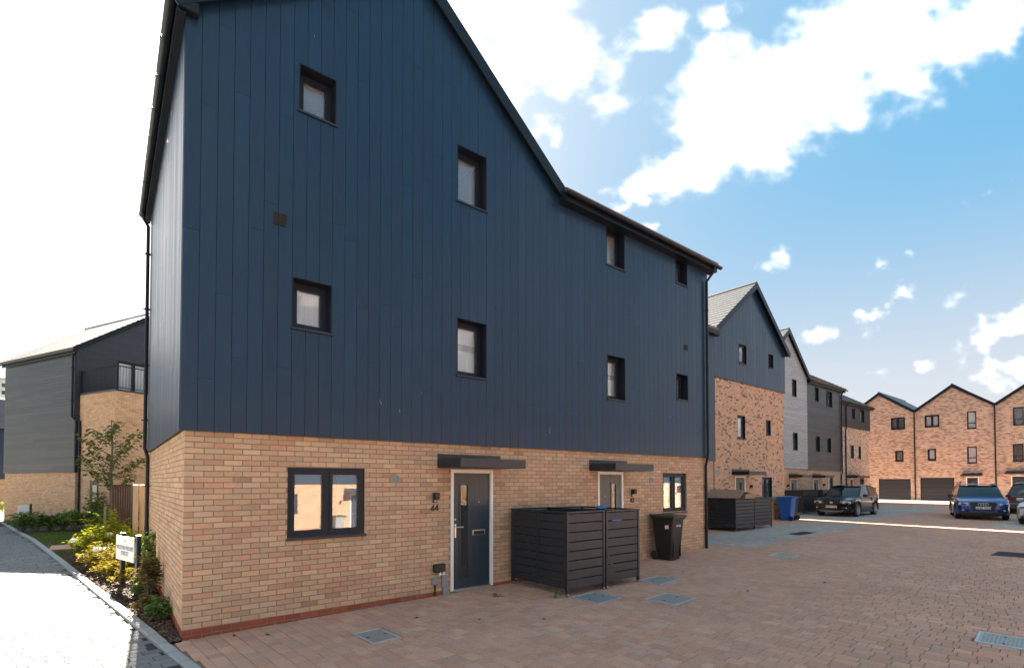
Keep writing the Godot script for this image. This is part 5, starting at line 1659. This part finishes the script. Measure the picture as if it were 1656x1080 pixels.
func plants() -> void:
	var lime := [Color(0.25, 0.28, 0.016), Color(0.19, 0.24, 0.016), Color(0.29, 0.3, 0.018), Color(0.27, 0.23, 0.016)]
	var gold := [Color(0.28, 0.23, 0.025), Color(0.21, 0.23, 0.022), Color(0.3, 0.21, 0.03), Color(0.23, 0.14, 0.03)]
	var deep := [Color(0.11, 0.18, 0.055), Color(0.13, 0.2, 0.06), Color(0.1, 0.16, 0.055)]
	var mid := [Color(0.14, 0.2, 0.05), Color(0.16, 0.22, 0.055), Color(0.12, 0.18, 0.05)]
	var rust := [Color(0.2, 0.13, 0.06), Color(0.15, 0.16, 0.06), Color(0.22, 0.14, 0.065)]
	var g := "shrubs in the bed beside the end house"
	var list := [  # x, z, radius, height, leaves, tones, leaf, label
		[-0.75, -9.1, 0.55, 1.4, 560, lime, 0.075, "tall lime green shrub behind the street sign"],
		[-1.0, -8.3, 0.5, 0.95, 480, lime, 0.07, "lime green shrub with white flower heads beside the kerb"],
		[-0.35, -8.2, 0.4, 1.0, 380, lime, 0.07, "lime green shrub between the sign and the fence posts"],
		[-0.8, -7.2, 0.46, 0.7, 480, gold, 0.06, "low golden shrub with a large pale flower by the kerb"],
		[-0.55, -6.4, 0.44, 0.62, 480, gold, 0.055, "golden green ground shrub in full sun in front of the sign post"],
		[-0.72, -5.75, 0.36, 0.42, 360, gold, 0.05, "spreading yellowish ground plant at the kerb below the sign"],
		[-0.5, -4.9, 0.25, 0.35, 200, gold, 0.05, "small yellowish plant round the sign posts"],
		[-0.14, -4.5, 0.13, 1.15, 300, mid, 0.07, "upright dark green shrub between the sign and the brick wall"],
		[-0.13, -3.6, 0.13, 0.85, 260, mid, 0.065, "shaded green shrub against the wall beside the street sign"],
		[-0.2, -2.7, 0.16, 0.9, 280, rust, 0.06, "shaded bushy shrub with brownish leaves against the wall"],
		[-0.3, -3.3, 0.2, 0.35, 200, deep, 0.06, "low dark shrub in the shade below the sign"],
		[-0.26, -1.9, 0.18, 0.3, 190, rust, 0.05, "low rusty shrub in the shade by the kerb"],
		[-0.17, -1.25, 0.16, 0.28, 240, deep, 0.05, "low dark green shrub at the front corner of the bed"],
		[-0.13, -1.7, 0.12, 0.3, 160, mid, 0.05, "small green plant at the wall near the front corner of the bed"]]
	for q in list:
		var s := shrub("shrub", q[7], Vector3(q[0], 0.0, q[1]), q[2], q[3], q[4] * 2, q[5], q[6], g)
		if q[7].contains("flower"):
			for k in (3 if q[7].contains("heads") else 2):
				var fb := MB.new()
				fb.ball(Vector3(-0.25 + k * 0.28, q[3] * 0.72 - k * 0.04, 0.25 - k * 0.22), Vector3(0.075, 0.05, 0.075), 10, 6)
				for j in 60:
					var a := rng.randf_range(0, TAU); var e := rng.randf_range(-0.2, 1.4)
					fb.xf = Transform3D(Basis.from_euler(Vector3(rng.randf(), rng.randf() * 6, rng.randf())), Vector3(-0.25 + k * 0.28, q[3] * 0.72 - k * 0.04, 0.25 - k * 0.22) + Vector3(cos(a) * cos(e) * 0.08, sin(e) * 0.055, sin(a) * cos(e) * 0.08))
					fb.box(Vector3(-0.012, -0.002, -0.012), Vector3(0.012, 0.002, 0.012))
				fb.xf = Transform3D.IDENTITY
				part("flower_head", fb, M.sign_white, s)
	g = "shrubs below the house across the path"
	for k in 9:
		var x := -3.4 + k * 0.42; var z := -20.6 + 0.25 * sin(k * 2.1) + k * 0.12
		shrub("shrub", "dark green shrub below the wall of the house across the path", Vector3(x, 0.0, z), 0.6, rng.randf_range(0.6, 0.95), 620, deep if k % 2 else mid, 0.11, g)
	shrub("tall_shrub", "taller loose shrub before the downpipe of the house across the path", Vector3(-1.15, 0.0, -21.0), 0.5, 1.75, 420, mid, 0.11, g)
	shrub("bright_shrub", "small bright green shrub far down the path", Vector3(-5.2, 0.0, -31.5), 0.5, 1.1, 200, lime, 0.1, g)
	# young tree with a stake
	var t := thing("young_tree", "slim young tree tied to a wooden stake before the brick bay", "tree", Vector3(-0.62, -0.02, -18.3))
	var tr := MB.new()
	tr.tube([Vector3(0, -0.05, 0), Vector3(0.02, 1.2, 0), Vector3(-0.02, 2.4, 0.02), Vector3(0.02, 3.4, 0), Vector3(-0.03, 4.5, 0)], 0.085, 8, 0.015)
	part("trunk", tr, M.trunk, t)
	var cr := MB.new(); cr.colored = true
	var limbs := MB.new()
	var tones := [Color(0.12, 0.16, 0.05), Color(0.1, 0.13, 0.04), Color(0.17, 0.18, 0.07), Color(0.15, 0.13, 0.06), Color(0.09, 0.13, 0.05)]
	var spots := [[1.9, 0.8, 0.5], [2.1, 1.05, 2.6], [2.0, 0.8, 4.3], [2.3, 0.9, 5.6], [2.45, 1.3, 0.2], [2.5, 1.0, 3.4], [2.6, 0.9, 1.6], [2.8, 1.1, 5.0], [2.9, 0.75, 2.9], [3.2, 0.95, 0.6], [3.3, 0.95, 3.3], [3.6, 1.1, 0.3], [3.7, 0.75, 2.7], [3.8, 0.6, 4.6], [4.2, 0.45, 1.2]]
	for s in spots:
		var a: float = s[2]
		var base := Vector3(0, s[0] - 0.25, 0)
		var tip := Vector3(cos(a) * s[1], s[0] + s[1] * 0.5, -sin(a) * s[1] * 0.8)
		limbs.tube([base, base.lerp(tip, 0.5) + Vector3(0, -0.04, 0), tip], 0.02, 5, 0.005)
		for j in 75:
			var q := pow(rng.randf(), 0.7)
			var p := base.lerp(tip, 0.15 + q * 0.9) + Vector3(rng.randf_range(-0.16, 0.16), rng.randf_range(-0.18, 0.14), rng.randf_range(-0.16, 0.16))
			var b := rng.randf_range(0, TAU)
			cr.col = tones[rng.randi() % tones.size()] * rng.randf_range(0.8, 1.2)
			leaf(cr, p, Vector3(cos(b), rng.randf_range(-0.8, 0.3), sin(b)).normalized(), Vector3(rng.randf_range(-0.4, 0.4), 1, rng.randf_range(-0.4, 0.4)).normalized(), rng.randf_range(0.13, 0.2), 0.055)
	part("branches", limbs, M.trunk, t)
	part("crown", cr, M.leaf, t)
	var sk := thing("tree_stake", "short wooden stake with a black tie beside the young tree", "stake", Vector3(-0.8, -0.02, -18.1))
	var sb := MB.new(); sb.tube([Vector3(0, -0.05, 0), Vector3(0, 1.15, 0)], 0.04, 8); part("post", sb, M.wood_pale, sk)
	var tie := MB.new(); tie.tube([Vector3(-0.05, 1.08, 0.05), Vector3(0.05, 1.08, 0.05), Vector3(0.22, 1.08, -0.15)], 0.025, 6); part("tie", tie, M.black_plastic, sk)
	# fence and its posts
	var fe := thing("garden_fence", "dark brown upright board fence behind the young tree", "fence", Vector3(-0.62, 0, -13.2), deg_to_rad(0))
	for k in 9:
		var b := MB.new(); b.rbox(Vector3(k * 0.062, 0.02, 0), Vector3(k * 0.062 + 0.056, 1.9, 0.02), 0.004); part("board", b, M.wood_dark, fe)
	var rl := MB.new(); rl.box(Vector3(0, 1.84, -0.05), Vector3(0.56, 1.91, -0.001)); rl.box(Vector3(0, 0.3, -0.05), Vector3(0.56, 0.38, -0.001)); part("rail", rl, M.wood_dark, fe)
	var gp := thing("gate_post", "dark gate post between the fence and the pale timber posts", "post", Vector3(-0.23, 0, -9.2))
	var gb := MB.new(); gb.rbox(Vector3(-0.03, 0, -0.05), Vector3(0.03, 1.95, 0.05), 0.006); part("shaft", gb, M.metal, gp)
	for k in 2:
		var p := thing("timber_post", ["pale timber post with a white cap next to the gate post", "pale timber post with a white cap next to the black downpipe"][k], "post", Vector3(-0.18 + k * 0.14, 0, -8.6 - k * 0.15), 0, "timber posts behind the end house")
		var b := MB.new(); b.rbox(Vector3(-0.055, 0, -0.055), Vector3(0.055, 1.9, 0.055), 0.01); part("shaft", b, M.wood_pale, p)
		var c := MB.new(); c.rbox(Vector3(-0.06, 1.9, -0.06), Vector3(0.06, 1.93, 0.06), 0.01); part("cap", c, M.sign_white, p)
	# fallen leaves and weeds on the paving
	var wd := shrub("weed", "little weed sprouting at the foot of the bin store", Vector3(5.1, pavers_height(5.5, 1.1), 1.45), 0.08, 0.16, 26, mid, 0.05, "", 0.6)
	var dl := shrub("weed", "dry brown weed flat on the paving by the front door of 44", Vector3(4.45, pavers_height(4.4, 0.5) - 0.02, 0.75), 0.12, 0.05, 26, rust, 0.05, "", 0.0)
	for k in 9:
		var x := [2.75, 0.55, 0.9, 3.4, 7.9, 8.6, 9.6, 4.1, 6.9][k] as float; var z := [1.05, 0.25, 0.5, 1.7, 3.3, 1.6, 3.9, 2.3, 1.2][k] as float
		var t2 := thing("fallen_leaf", "curled dead brown leaf lying on the red paving", "leaf", Vector3(x, pavers_height(x, z) + 0.006, z), k * 1.3, "dead leaves on the paving")
		var b := MB.new(); b.colored = true; b.col = Color(0.07, 0.045, 0.03)
		leaf(b, Vector3(-0.03, 0, 0), Vector3(1, 0.15, 0).normalized(), Vector3.UP, 0.075, 0.022)
		part("blade", b, M.leaf, t2)

func street_sign() -> void:
	var a := Vector3(-0.33, 0, -4.05); var b := Vector3(-0.585, 0, -5.0)
	var d := (b - a).normalized()
	var t := thing("street_sign", "white street name plate on two black posts in the bed beside the brick wall", "sign", a, atan2(-d.x, -d.z) - PI / 2)
	# own x runs from far to near; the plate faces the path (+z)
	var inv := t.transform.affine_inverse()
	var far := inv * b
	var lo := minf(0.0, far.x); var hi := maxf(0.0, far.x)
	for x in [lo + 0.16, hi]:
		var p := MB.new(); p.rbox(Vector3(x - 0.04, -0.05, -0.08), Vector3(x + 0.04, 1.0, -0.005), 0.008); part("post", p, M.metal, t)
		var c := MB.new(); c.rbox(Vector3(x - 0.043, 1.0, -0.083), Vector3(x + 0.043, 1.012, -0.002), 0.004); part("cap", c, M.sign_white, t)
	var pl := MB.new(); pl.rbox(Vector3(lo - 0.02, 0.5, 0.0), Vector3(hi - 0.045, 0.96, 0.018), 0.004); part("plate", pl, M.sign_white, t)
	var m := (lo + hi) / 2.0
	lettering("crest", "+", 0.07, 0.002, M.sign_text, t, Transform3D(Basis(), Vector3(m, 0.875, 0.0195)))
	lettering("street_name", "WESTON PRIORY", 0.075, 0.002, M.sign_text, t, Transform3D(Basis(), Vector3(m - 0.02, 0.745, 0.0195)), true)
	lettering("street_name", "STREET", 0.075, 0.002, M.sign_text, t, Transform3D(Basis(), Vector3(m - 0.02, 0.64, 0.0195)), true)
	var s2 := thing("small_sign", "small white notice board among the shrubs of the house across the path", "sign", Vector3(-3.62, 0, -24.0), deg_to_rad(20))
	var q := MB.new(); q.rbox(Vector3(-0.25, 0.25, 0), Vector3(0.12, 0.95, 0.03), 0.005); part("plate", q, M.sign_white, s2)
	var q2 := MB.new(); q2.rbox(Vector3(0.14, -0.05, -0.03), Vector3(0.22, 1.0, 0.04), 0.005); part("post", q2, M.metal, s2)

# ---------------------------------------------------------------- cars
func car(called: String, label: String, at: Vector3, turn: float, paint: Material, P := {}) -> Node3D:
	# drives towards +x; y = 0 on the ground
	var t := thing(called, label, "car", at, turn, "cars parked in the courtyard")
	var L: float = P.get("l", 4.5); var Wd: float = P.get("w", 1.88); var H: float = P.get("h", 1.62)
	var hw := Wd / 2.0
	var wr := 0.355
	var fx := L / 2 - 0.9; var rx := -L / 2 + 0.85
	var belt := 0.96 * H / 1.62 + 0.04
	var hood := belt - 0.03
	var top_at := func(x: float) -> float:
		if x > fx - 0.55:   # bonnet, falling to the nose
			var q := clampf((x - (fx - 0.55)) / (L / 2 - (fx - 0.55)), 0, 1)
			return hood + 0.03 * (1 - q) - 0.2 * pow(q, 2.6)
		if x < -L / 2 + 0.3: return belt + 0.02 - 0.1 * pow((-L / 2 + 0.3 - x) / 0.3, 2.0)
		return belt
	var wide := func(x: float) -> float:
		var e := absf(x) / (L / 2)
		return hw * (1.0 - 0.02 * e - (0.17 * pow(clampf((e - 0.78) / 0.22, 0, 1), 2.2)))
	var low := func(x: float) -> float:
		var y := 0.24 + 0.05 * clampf((absf(x) / (L / 2) - 0.86) / 0.14, 0, 1)
		for c in [fx, rx]:
			var d: float = absf(x - c)
			if d < wr + 0.055: y = maxf(y, wr + sqrt(maxf(0.0, pow(wr + 0.055, 2) - d * d)))
		return y
	var xs := []
	var n := 72
	for k in n + 1: xs.append(-L / 2 + L * k / n)
	var b := MB.new()
	for s in [-1.0, 1.0]:
		var rows := []
		for x in xs:
			var w: float = wide.call(x); var y0: float = low.call(x); var y1: float = top_at.call(x)
			var row := []
			for e in [[0.93, 0.0], [0.985, 0.1], [1.0, 0.3], [0.985, 0.52], [1.0, 0.66], [0.985, 0.84], [0.955, 0.95], [0.9, 1.0], [0.75, 1.035], [0.4, 1.06], [0.0, 1.07]]:
				var yy: float = lerpf(y0, y1, minf(e[1], 1.0)) + (0.05 * (e[1] - 1.0) / 0.07 if e[1] > 1.0 else 0.0) * (1.0 if x > fx - 0.7 else 0.4)
				row.append(Vector3(x, yy, s * w * e[0]))
			rows.append(row)
		b.grid(rows, s > 0)
		# closed ends
		for q in [0, rows.size() - 1]:
			var row = rows[q]
			for k in row.size() - 1:
				var m0 := Vector3(row[k].x, row[k].y, 0); var m1 := Vector3(row[k].x, row[k + 1].y, 0)
				b.oquad(row[k], row[k + 1], m1, m0, Vector3(0, row[k].y, 0))
	part("body", b, paint, t)
	# dark underside and wheel housings
	var u := MB.new()
	u.box(Vector3(-L / 2 + 0.1, 0.2, -hw * 0.72), Vector3(L / 2 - 0.12, 0.7, hw * 0.72))
	part("underbody", u, M.black_plastic, t)
	for c in [fx, rx]:
		for s in [-1.0, 1.0]:
			var arch := MB.new()
			var r1 := wr + 0.05; var r2 := wr + 0.11
			for k in 16:
				var a0 := PI * (k / 16.0) * 1.16 - 0.25; var a1 := PI * ((k + 1) / 16.0) * 1.16 - 0.25
				var zz: float = s * (hw + 0.006)
				var p := [Vector3(c + cos(a0) * r1, wr + sin(a0) * r1, zz), Vector3(c + cos(a1) * r1, wr + sin(a1) * r1, zz), Vector3(c + cos(a1) * r2, wr + sin(a1) * r2, zz - s * 0.008), Vector3(c + cos(a0) * r2, wr + sin(a0) * r2, zz - s * 0.008)]
				arch.oquad(p[0], p[1], p[2], p[3], Vector3(c, wr, 0))
				var z2: float = s * (hw - 0.2)
				arch.oquad(p[0], p[1], Vector3(p[1].x, p[1].y, z2), Vector3(p[0].x, p[0].y, z2), p[0] * 2 - Vector3(c, wr, zz))
			part("wheel_arch", arch, M.black_plastic if P.get("clad_arch", true) else paint, t)
			var wh := MB.new()
			wh.xf = Transform3D(Basis(Vector3.RIGHT, PI / 2 * s), Vector3(c, wr, s * (hw - 0.115)))
			wh.lathe([Vector2(0.2, -0.11), Vector2(wr - 0.03, -0.11), Vector2(wr, -0.08), Vector2(wr, 0.07), Vector2(wr - 0.02, 0.1), Vector2(wr - 0.1, 0.105), Vector2(wr - 0.115, 0.08)], 26)
			var wn := part("wheel", wh, M.tyre, t)
			var rm := MB.new()
			rm.xf = wh.xf
			rm.lathe([Vector2(wr - 0.117, 0.04), Vector2(wr - 0.1, 0.1), Vector2(wr - 0.12, 0.102), Vector2(wr - 0.14, 0.07)], 26)
			rm.lathe([Vector2(0.05, 0.04), Vector2(0.05, 0.085), Vector2(0.0, 0.09)], 14)
			for k in 5:
				var ang := TAU * k / 5.0
				rm.xf = wh.xf * Transform3D(Basis(Vector3.UP, ang), Vector3.ZERO)
				rm.rbox(Vector3(0.03, 0.055, -0.034), Vector3(wr - 0.115, 0.085, 0.034), 0.01)
			part("rim", rm, M.rim, wn)
			var dk := MB.new(); dk.xf = wh.xf; dk.lathe([Vector2(wr - 0.1, 0.02), Vector2(0.0, 0.02)], 20); part("brake_disc", dk, M.iron, wn)
	# cabin
	var wsb := fx - 0.42; var wst := wsb - 0.78       # windscreen foot and head
	var rst := -L / 2 + 0.5; var rsb := -L / 2 + 0.12    # rear glass head and foot
	var roof := func(x: float) -> float: return H - 0.035 - 0.05 * pow((x - (wst + rst) / 2) / ((wst - rst) / 2), 2.0)
	var wt := hw * 0.72; var wb := hw * 0.91
	var g := MB.new()
	var stations := [[rsb, belt, wb * 0.97]]
	for k in 9:
		var x := lerpf(rst, wst, k / 8.0)
		stations.append([x, roof.call(x), wt])
	stations.append([wsb, belt + 0.01, wb * 0.97])
	for s in [-1.0, 1.0]:
		for k in stations.size() - 1:
			var p = stations[k]; var q = stations[k + 1]
			var x0: float = clampf(p[0], rsb, wsb); var x1: float = q[0]
			var fp := Vector3(x0, belt - 0.03, s * wb); var fq := Vector3(x1, belt - 0.03, s * wb)
			g.oquad(fp, fq, Vector3(q[0], q[1], s * q[2]), Vector3(p[0], p[1], s * p[2]), Vector3((x0 + x1) / 2, 1.2, 0))
	part("side_glass", g, M.car_glass, t)
	var curved := func(x0: float, y0: float, w0: float, x1: float, y1: float, w1: float, bow: float, up: float) -> Array:
		var rows := []
		for k in 7:
			var q := k / 6.0
			var row := []
			for j in 11:
				var e := j / 5.0 - 1.0
				row.append(Vector3(lerpf(x0, x1, q) + bow * (1 - e * e), lerpf(y0, y1, q) + up * sin(PI * q), e * lerpf(w0, w1, q)))
			rows.append(row)
		return rows
	var ws := MB.new(); ws.grid(curved.call(wsb, belt + 0.005, wb * 0.95, wst, roof.call(wst), wt, 0.1, 0.03), true); part("windscreen", ws, M.car_glass, t)
	var rs := MB.new(); rs.grid(curved.call(rsb, belt, wb * 0.95, rst, roof.call(rst), wt, -0.06, 0.03), false); part("rear_window", rs, M.car_glass, t)
	var rf := MB.new()
	var rr := []
	for k in 11:
		var x := lerpf(rst - 0.06, wst + 0.05, k / 10.0)
		var row := []
		for j in 11:
			var e := j / 5.0 - 1.0
			row.append(Vector3(x + 0.1 * (1 - e * e) * (k / 10.0), roof.call(clampf(x, rst, wst)) + 0.012 + 0.045 * (1 - pow(absf(e), 3.0)), e * (wt + 0.02)))
		rr.append(row)
	rf.grid(rr, false)
	var rfp := part("roof", rf, paint, t)
	for s in [-1.0, 1.0]:
		var rail := MB.new(); rail.tube([Vector3(rst + 0.05, H - 0.06, s * (wt - 0.05)), Vector3(rst + 0.3, H + 0.005, s * (wt - 0.05)), Vector3(wst - 0.4, H + 0.01, s * (wt - 0.05)), Vector3(wst - 0.1, H - 0.045, s * (wt - 0.05))], 0.018, 6)
		part("roof_rail", rail, M.rim if P.get("bright_rails", true) else M.black_plastic, rfp)
		var mid := lerpf(rst, wst, 0.5)
		var pil := MB.new()
		var strip := func(a: Vector3, c: Vector3, wd: float) -> void:
			var o := Vector3(0, 0, s * 0.012)
			pil.oquad(a + o + Vector3(-wd, 0, 0), a + o + Vector3(wd, 0, 0), c + o + Vector3(wd, 0, 0), c + o + Vector3(-wd, 0, 0), Vector3(a.x, a.y, 0))
		strip.call(Vector3(wsb - 0.02, belt - 0.01, s * wb), Vector3(wst - 0.02, roof.call(wst), s * wt), 0.055)
		strip.call(Vector3(rsb + 0.16, belt - 0.01, s * wb), Vector3(rst + 0.06, roof.call(rst), s * wt), 0.14)
		strip.call(Vector3(mid - 0.02, belt - 0.01, s * wb), Vector3(mid - 0.08, roof.call(mid) - 0.02, s * wt), 0.035)
		part("pillar", pil, paint, t)
		var trim := MB.new(); trim.tube([Vector3(rsb + 0.3, belt + 0.0, s * (wb + 0.012)), Vector3(wsb - 0.15, belt + 0.0, s * (wb + 0.012))], 0.012, 5)
		part("window_trim", trim, M.chrome if P.get("bright_rails", true) else M.black_plastic, t)
		for k in 2:
			var hx: float = [mid - 0.22, mid - 1.05][k]
			var hd := MB.new(); hd.rbox(Vector3(hx, belt - 0.16, minf(s * hw * 0.985, s * (hw + 0.025))), Vector3(hx + 0.2, belt - 0.13, maxf(s * hw * 0.985, s * (hw + 0.025))), 0.008); part("door_handle", hd, paint, t)
			var sm := MB.new(); sm.box(Vector3(hx + 0.25, 0.34, minf(s * hw * 0.97, s * (hw + 0.002))), Vector3(hx + 0.258, belt - 0.03, maxf(s * hw * 0.97, s * (hw + 0.002)))); part("door_seam", sm, M.black_plastic, t)
		var sk := MB.new(); sk.rbox(Vector3(rx + wr + 0.08, 0.2, minf(s * hw * 0.9, s * (hw + 0.015))), Vector3(fx - wr - 0.08, 0.3, maxf(s * hw * 0.9, s * (hw + 0.015))), 0.015); part("side_skirt", sk, M.black_plastic if P.get("clad_arch", true) else paint, t)
		var mi := MB.new(); mi.rbox(Vector3(wsb - 0.42, belt - 0.0, minf(s * (hw - 0.02), s * (hw + 0.2))), Vector3(wsb - 0.25, belt + 0.14, maxf(s * (hw - 0.02), s * (hw + 0.2))), 0.035); part("door_mirror", mi, M.black_plastic if P.get("dark_mirror", true) else paint, t)
		# lamps
		var hl := MB.new()
		var fxx := L / 2
		hl.xf = Transform3D(Basis(Vector3.UP, s * -0.38), Vector3(fxx - 0.07, 0.72, s * (hw - 0.27)))
		hl.rbox(Vector3(-0.12, -0.06, -0.19), Vector3(0.075, 0.065, 0.19), 0.03)
		var hn := part("headlight", hl, M.lamp_glass, t)
		var li := MB.new(); li.xf = hl.xf; li.rbox(Vector3(0.04, -0.035, -0.13), Vector3(0.08, 0.03, 0.08), 0.012); part("lens", li, M.car_glass, hn)
		var fg := MB.new(); fg.xf = Transform3D(Basis(Vector3.UP, s * -0.2), Vector3(fxx - 0.03, 0.45, s * (hw - 0.32))); fg.rbox(Vector3(-0.08, -0.06, -0.16), Vector3(0.05, 0.05, 0.16), 0.02); var fn := part("fog_recess", fg, M.black_plastic, t)
		var fl := MB.new(); fl.ball(Vector3(fxx + 0.02, 0.45, s * (hw - 0.25)), Vector3(0.015, 0.03, 0.045)); part("fog_lamp", fl, M.lamp_glass, fn)
		var tl := MB.new(); tl.rbox(Vector3(-L / 2 - 0.012, 0.78, minf(s * (hw - 0.48), s * (hw - 0.14))), Vector3(-L / 2 + 0.1, 0.9, maxf(s * (hw - 0.48), s * (hw - 0.14))), 0.02); part("tail_light", tl, M.rubbed_red, t)
	# nose
	var gr := MB.new()
	var gx := L / 2 + 0.004
	gr.xf = Transform3D(Basis(Vector3(0, 0, -1), Vector3.UP, Vector3(1, 0, 0)), Vector3.ZERO)
	var gt: float = P.get("grille_top", 0.78); var gl: float = P.get("grille_low", 0.5)
	gr.extrude(PackedVector2Array([Vector2(-0.36, gl), Vector2(0.36, gl), Vector2(0.46, gt - 0.1), Vector2(0.42, gt), Vector2(-0.42, gt), Vector2(-0.46, gt - 0.1)]), gx - 0.06, gx + 0.012)
	var grn := part("grille", gr, M.black_plastic, t)
	for k in 5:
		var br := MB.new(); br.box(Vector3(gx + 0.012, lerpf(gl + 0.04, gt - 0.03, k / 4.0) - 0.006, -0.36), Vector3(gx + 0.018, lerpf(gl + 0.04, gt - 0.03, k / 4.0) + 0.004, 0.36)); part("grille_bar", br, M.iron, grn)
	var it := MB.new(); it.rbox(Vector3(gx - 0.06, 0.28, -hw * 0.8), Vector3(gx + 0.008, 0.38, hw * 0.8), 0.02); part("air_intake", it, M.black_plastic, t)
	if P.has("skid"):
		var sp := MB.new(); sp.rbox(Vector3(gx - 0.04, 0.25, -0.45), Vector3(gx + 0.022, 0.29, 0.45), 0.008); part("skid_plate", sp, M.rim, t)
		for s in [-1.0, 1.0]:
			var w2 := MB.new(); w2.tube([Vector3(gx + 0.0, 0.28, s * 0.45), Vector3(gx - 0.02, 0.36, s * 0.62)], 0.022, 6); part("skid_plate", w2, M.rim, t)
			var gc := MB.new(); gc.tube([Vector3(gx + 0.018, gt, s * 0.42), Vector3(gx + 0.018, gt - 0.1, s * 0.46), Vector3(gx + 0.018, gl + 0.08, s * 0.38)], 0.012, 5); part("grille_surround", gc, M.chrome, grn)
	if P.has("rings"):
		for k in 4:
			var rg := MB.new()
			var pts := []
			for j in 25: pts.append(Vector3(gx + 0.026, gt - 0.1 + sin(TAU * j / 24.0) * 0.058, (k - 1.5) * 0.082 + cos(TAU * j / 24.0) * 0.058))
			rg.tube(pts, 0.0085, 6)
			part("emblem_ring", rg, M.chrome, grn)
	elif P.has("badge"):
		var bg := MB.new(); bg.ball(Vector3(gx + 0.012, gt - 0.09, 0), Vector3(0.012, 0.06, 0.075), 12, 8); part("emblem", bg, M.chrome, grn)
	if P.has("plate"):
		var pl := MB.new(); var py: float = P.get("plate_y", 0.5)
		pl.rbox(Vector3(gx + 0.008, py - 0.057, -0.26), Vector3(gx + 0.024, py + 0.057, 0.26), 0.004)
		var pn := part("number_plate", pl, M.plate_white, t)
		lettering("registration", P.plate, 0.082, 0.002, M.black_plastic, pn, Transform3D(Basis(Vector3(0, 0, -1), Vector3.UP, Vector3(1, 0, 0)), Vector3(gx + 0.0255, py, 0)))
	if P.has("rear_plate"):
		var pl := MB.new(); pl.rbox(Vector3(-L / 2 - 0.024, 0.74, -0.26), Vector3(-L / 2 - 0.005, 0.86, 0.26), 0.004)
		var pn := part("number_plate", pl, M.plate_yellow, t)
		lettering("registration", P.rear_plate, 0.082, 0.002, M.black_plastic, pn, Transform3D(Basis(Vector3(0, 0, 1), Vector3.UP, Vector3(-1, 0, 0)), Vector3(-L / 2 - 0.0255, 0.8, 0)))
		var bp := MB.new(); bp.rbox(Vector3(-L / 2 - 0.05, 0.3, -hw * 0.84), Vector3(-L / 2 + 0.12, 0.6, hw * 0.84), 0.05); part("rear_bumper", bp, paint, t)
	return t

func cars() -> void:
	mk("rubbed_red", lin(0.25, 0.01, 0.01), 0.2)
	# each drives towards its own +x; PI means towards -X
	car("parked_car", "black sport utility car parked along the boarded houses", Vector3(30.35, pavers_height(30, -2.5), -2.5), PI, M.paint_black, {"l": 4.36, "w": 1.84, "h": 1.6, "skid": true, "badge": true, "plate": "WO67 HNS", "plate_y": 0.5, "grille_top": 0.8, "grille_low": 0.62})
	car("parked_car", "bright blue sport utility car with four-ring emblem facing down the courtyard", Vector3(33.0, pavers_height(32, 2.0), 2.3), PI + deg_to_rad(14.0), M.paint_blue, {"l": 4.63, "w": 1.9, "h": 1.65, "rings": true, "plate": "CN66 NUM", "plate_y": 0.56, "grille_top": 0.83, "grille_low": 0.42, "clad_arch": false, "bright_rails": false})
	car("parked_car", "dark grey car with yellow rear plate beyond the blue car", Vector3(39.6, pavers_height(39, 4.4), 3.9), deg_to_rad(-8), M.paint_grey, {"l": 4.4, "w": 1.85, "h": 1.68, "rear_plate": "YK19 OEV", "bright_rails": true})
	car("parked_car", "silver car with its nose just in view beside the blue car", Vector3(30.6, pavers_height(30, 5.0), 5.15), PI - deg_to_rad(3), M.paint_silver, {"l": 4.3, "w": 1.8, "h": 1.5, "plate": "LR18 TXA", "clad_arch": false, "dark_mirror": false})

func _ready() -> void:
	rng.seed = 20240611
	set_view()
	make_materials()
	ground()
	main_houses()
	other_houses()
	bins_and_stores()
	opposite_terrace()
	covers()
	street_sign()
	plants()
	cars()
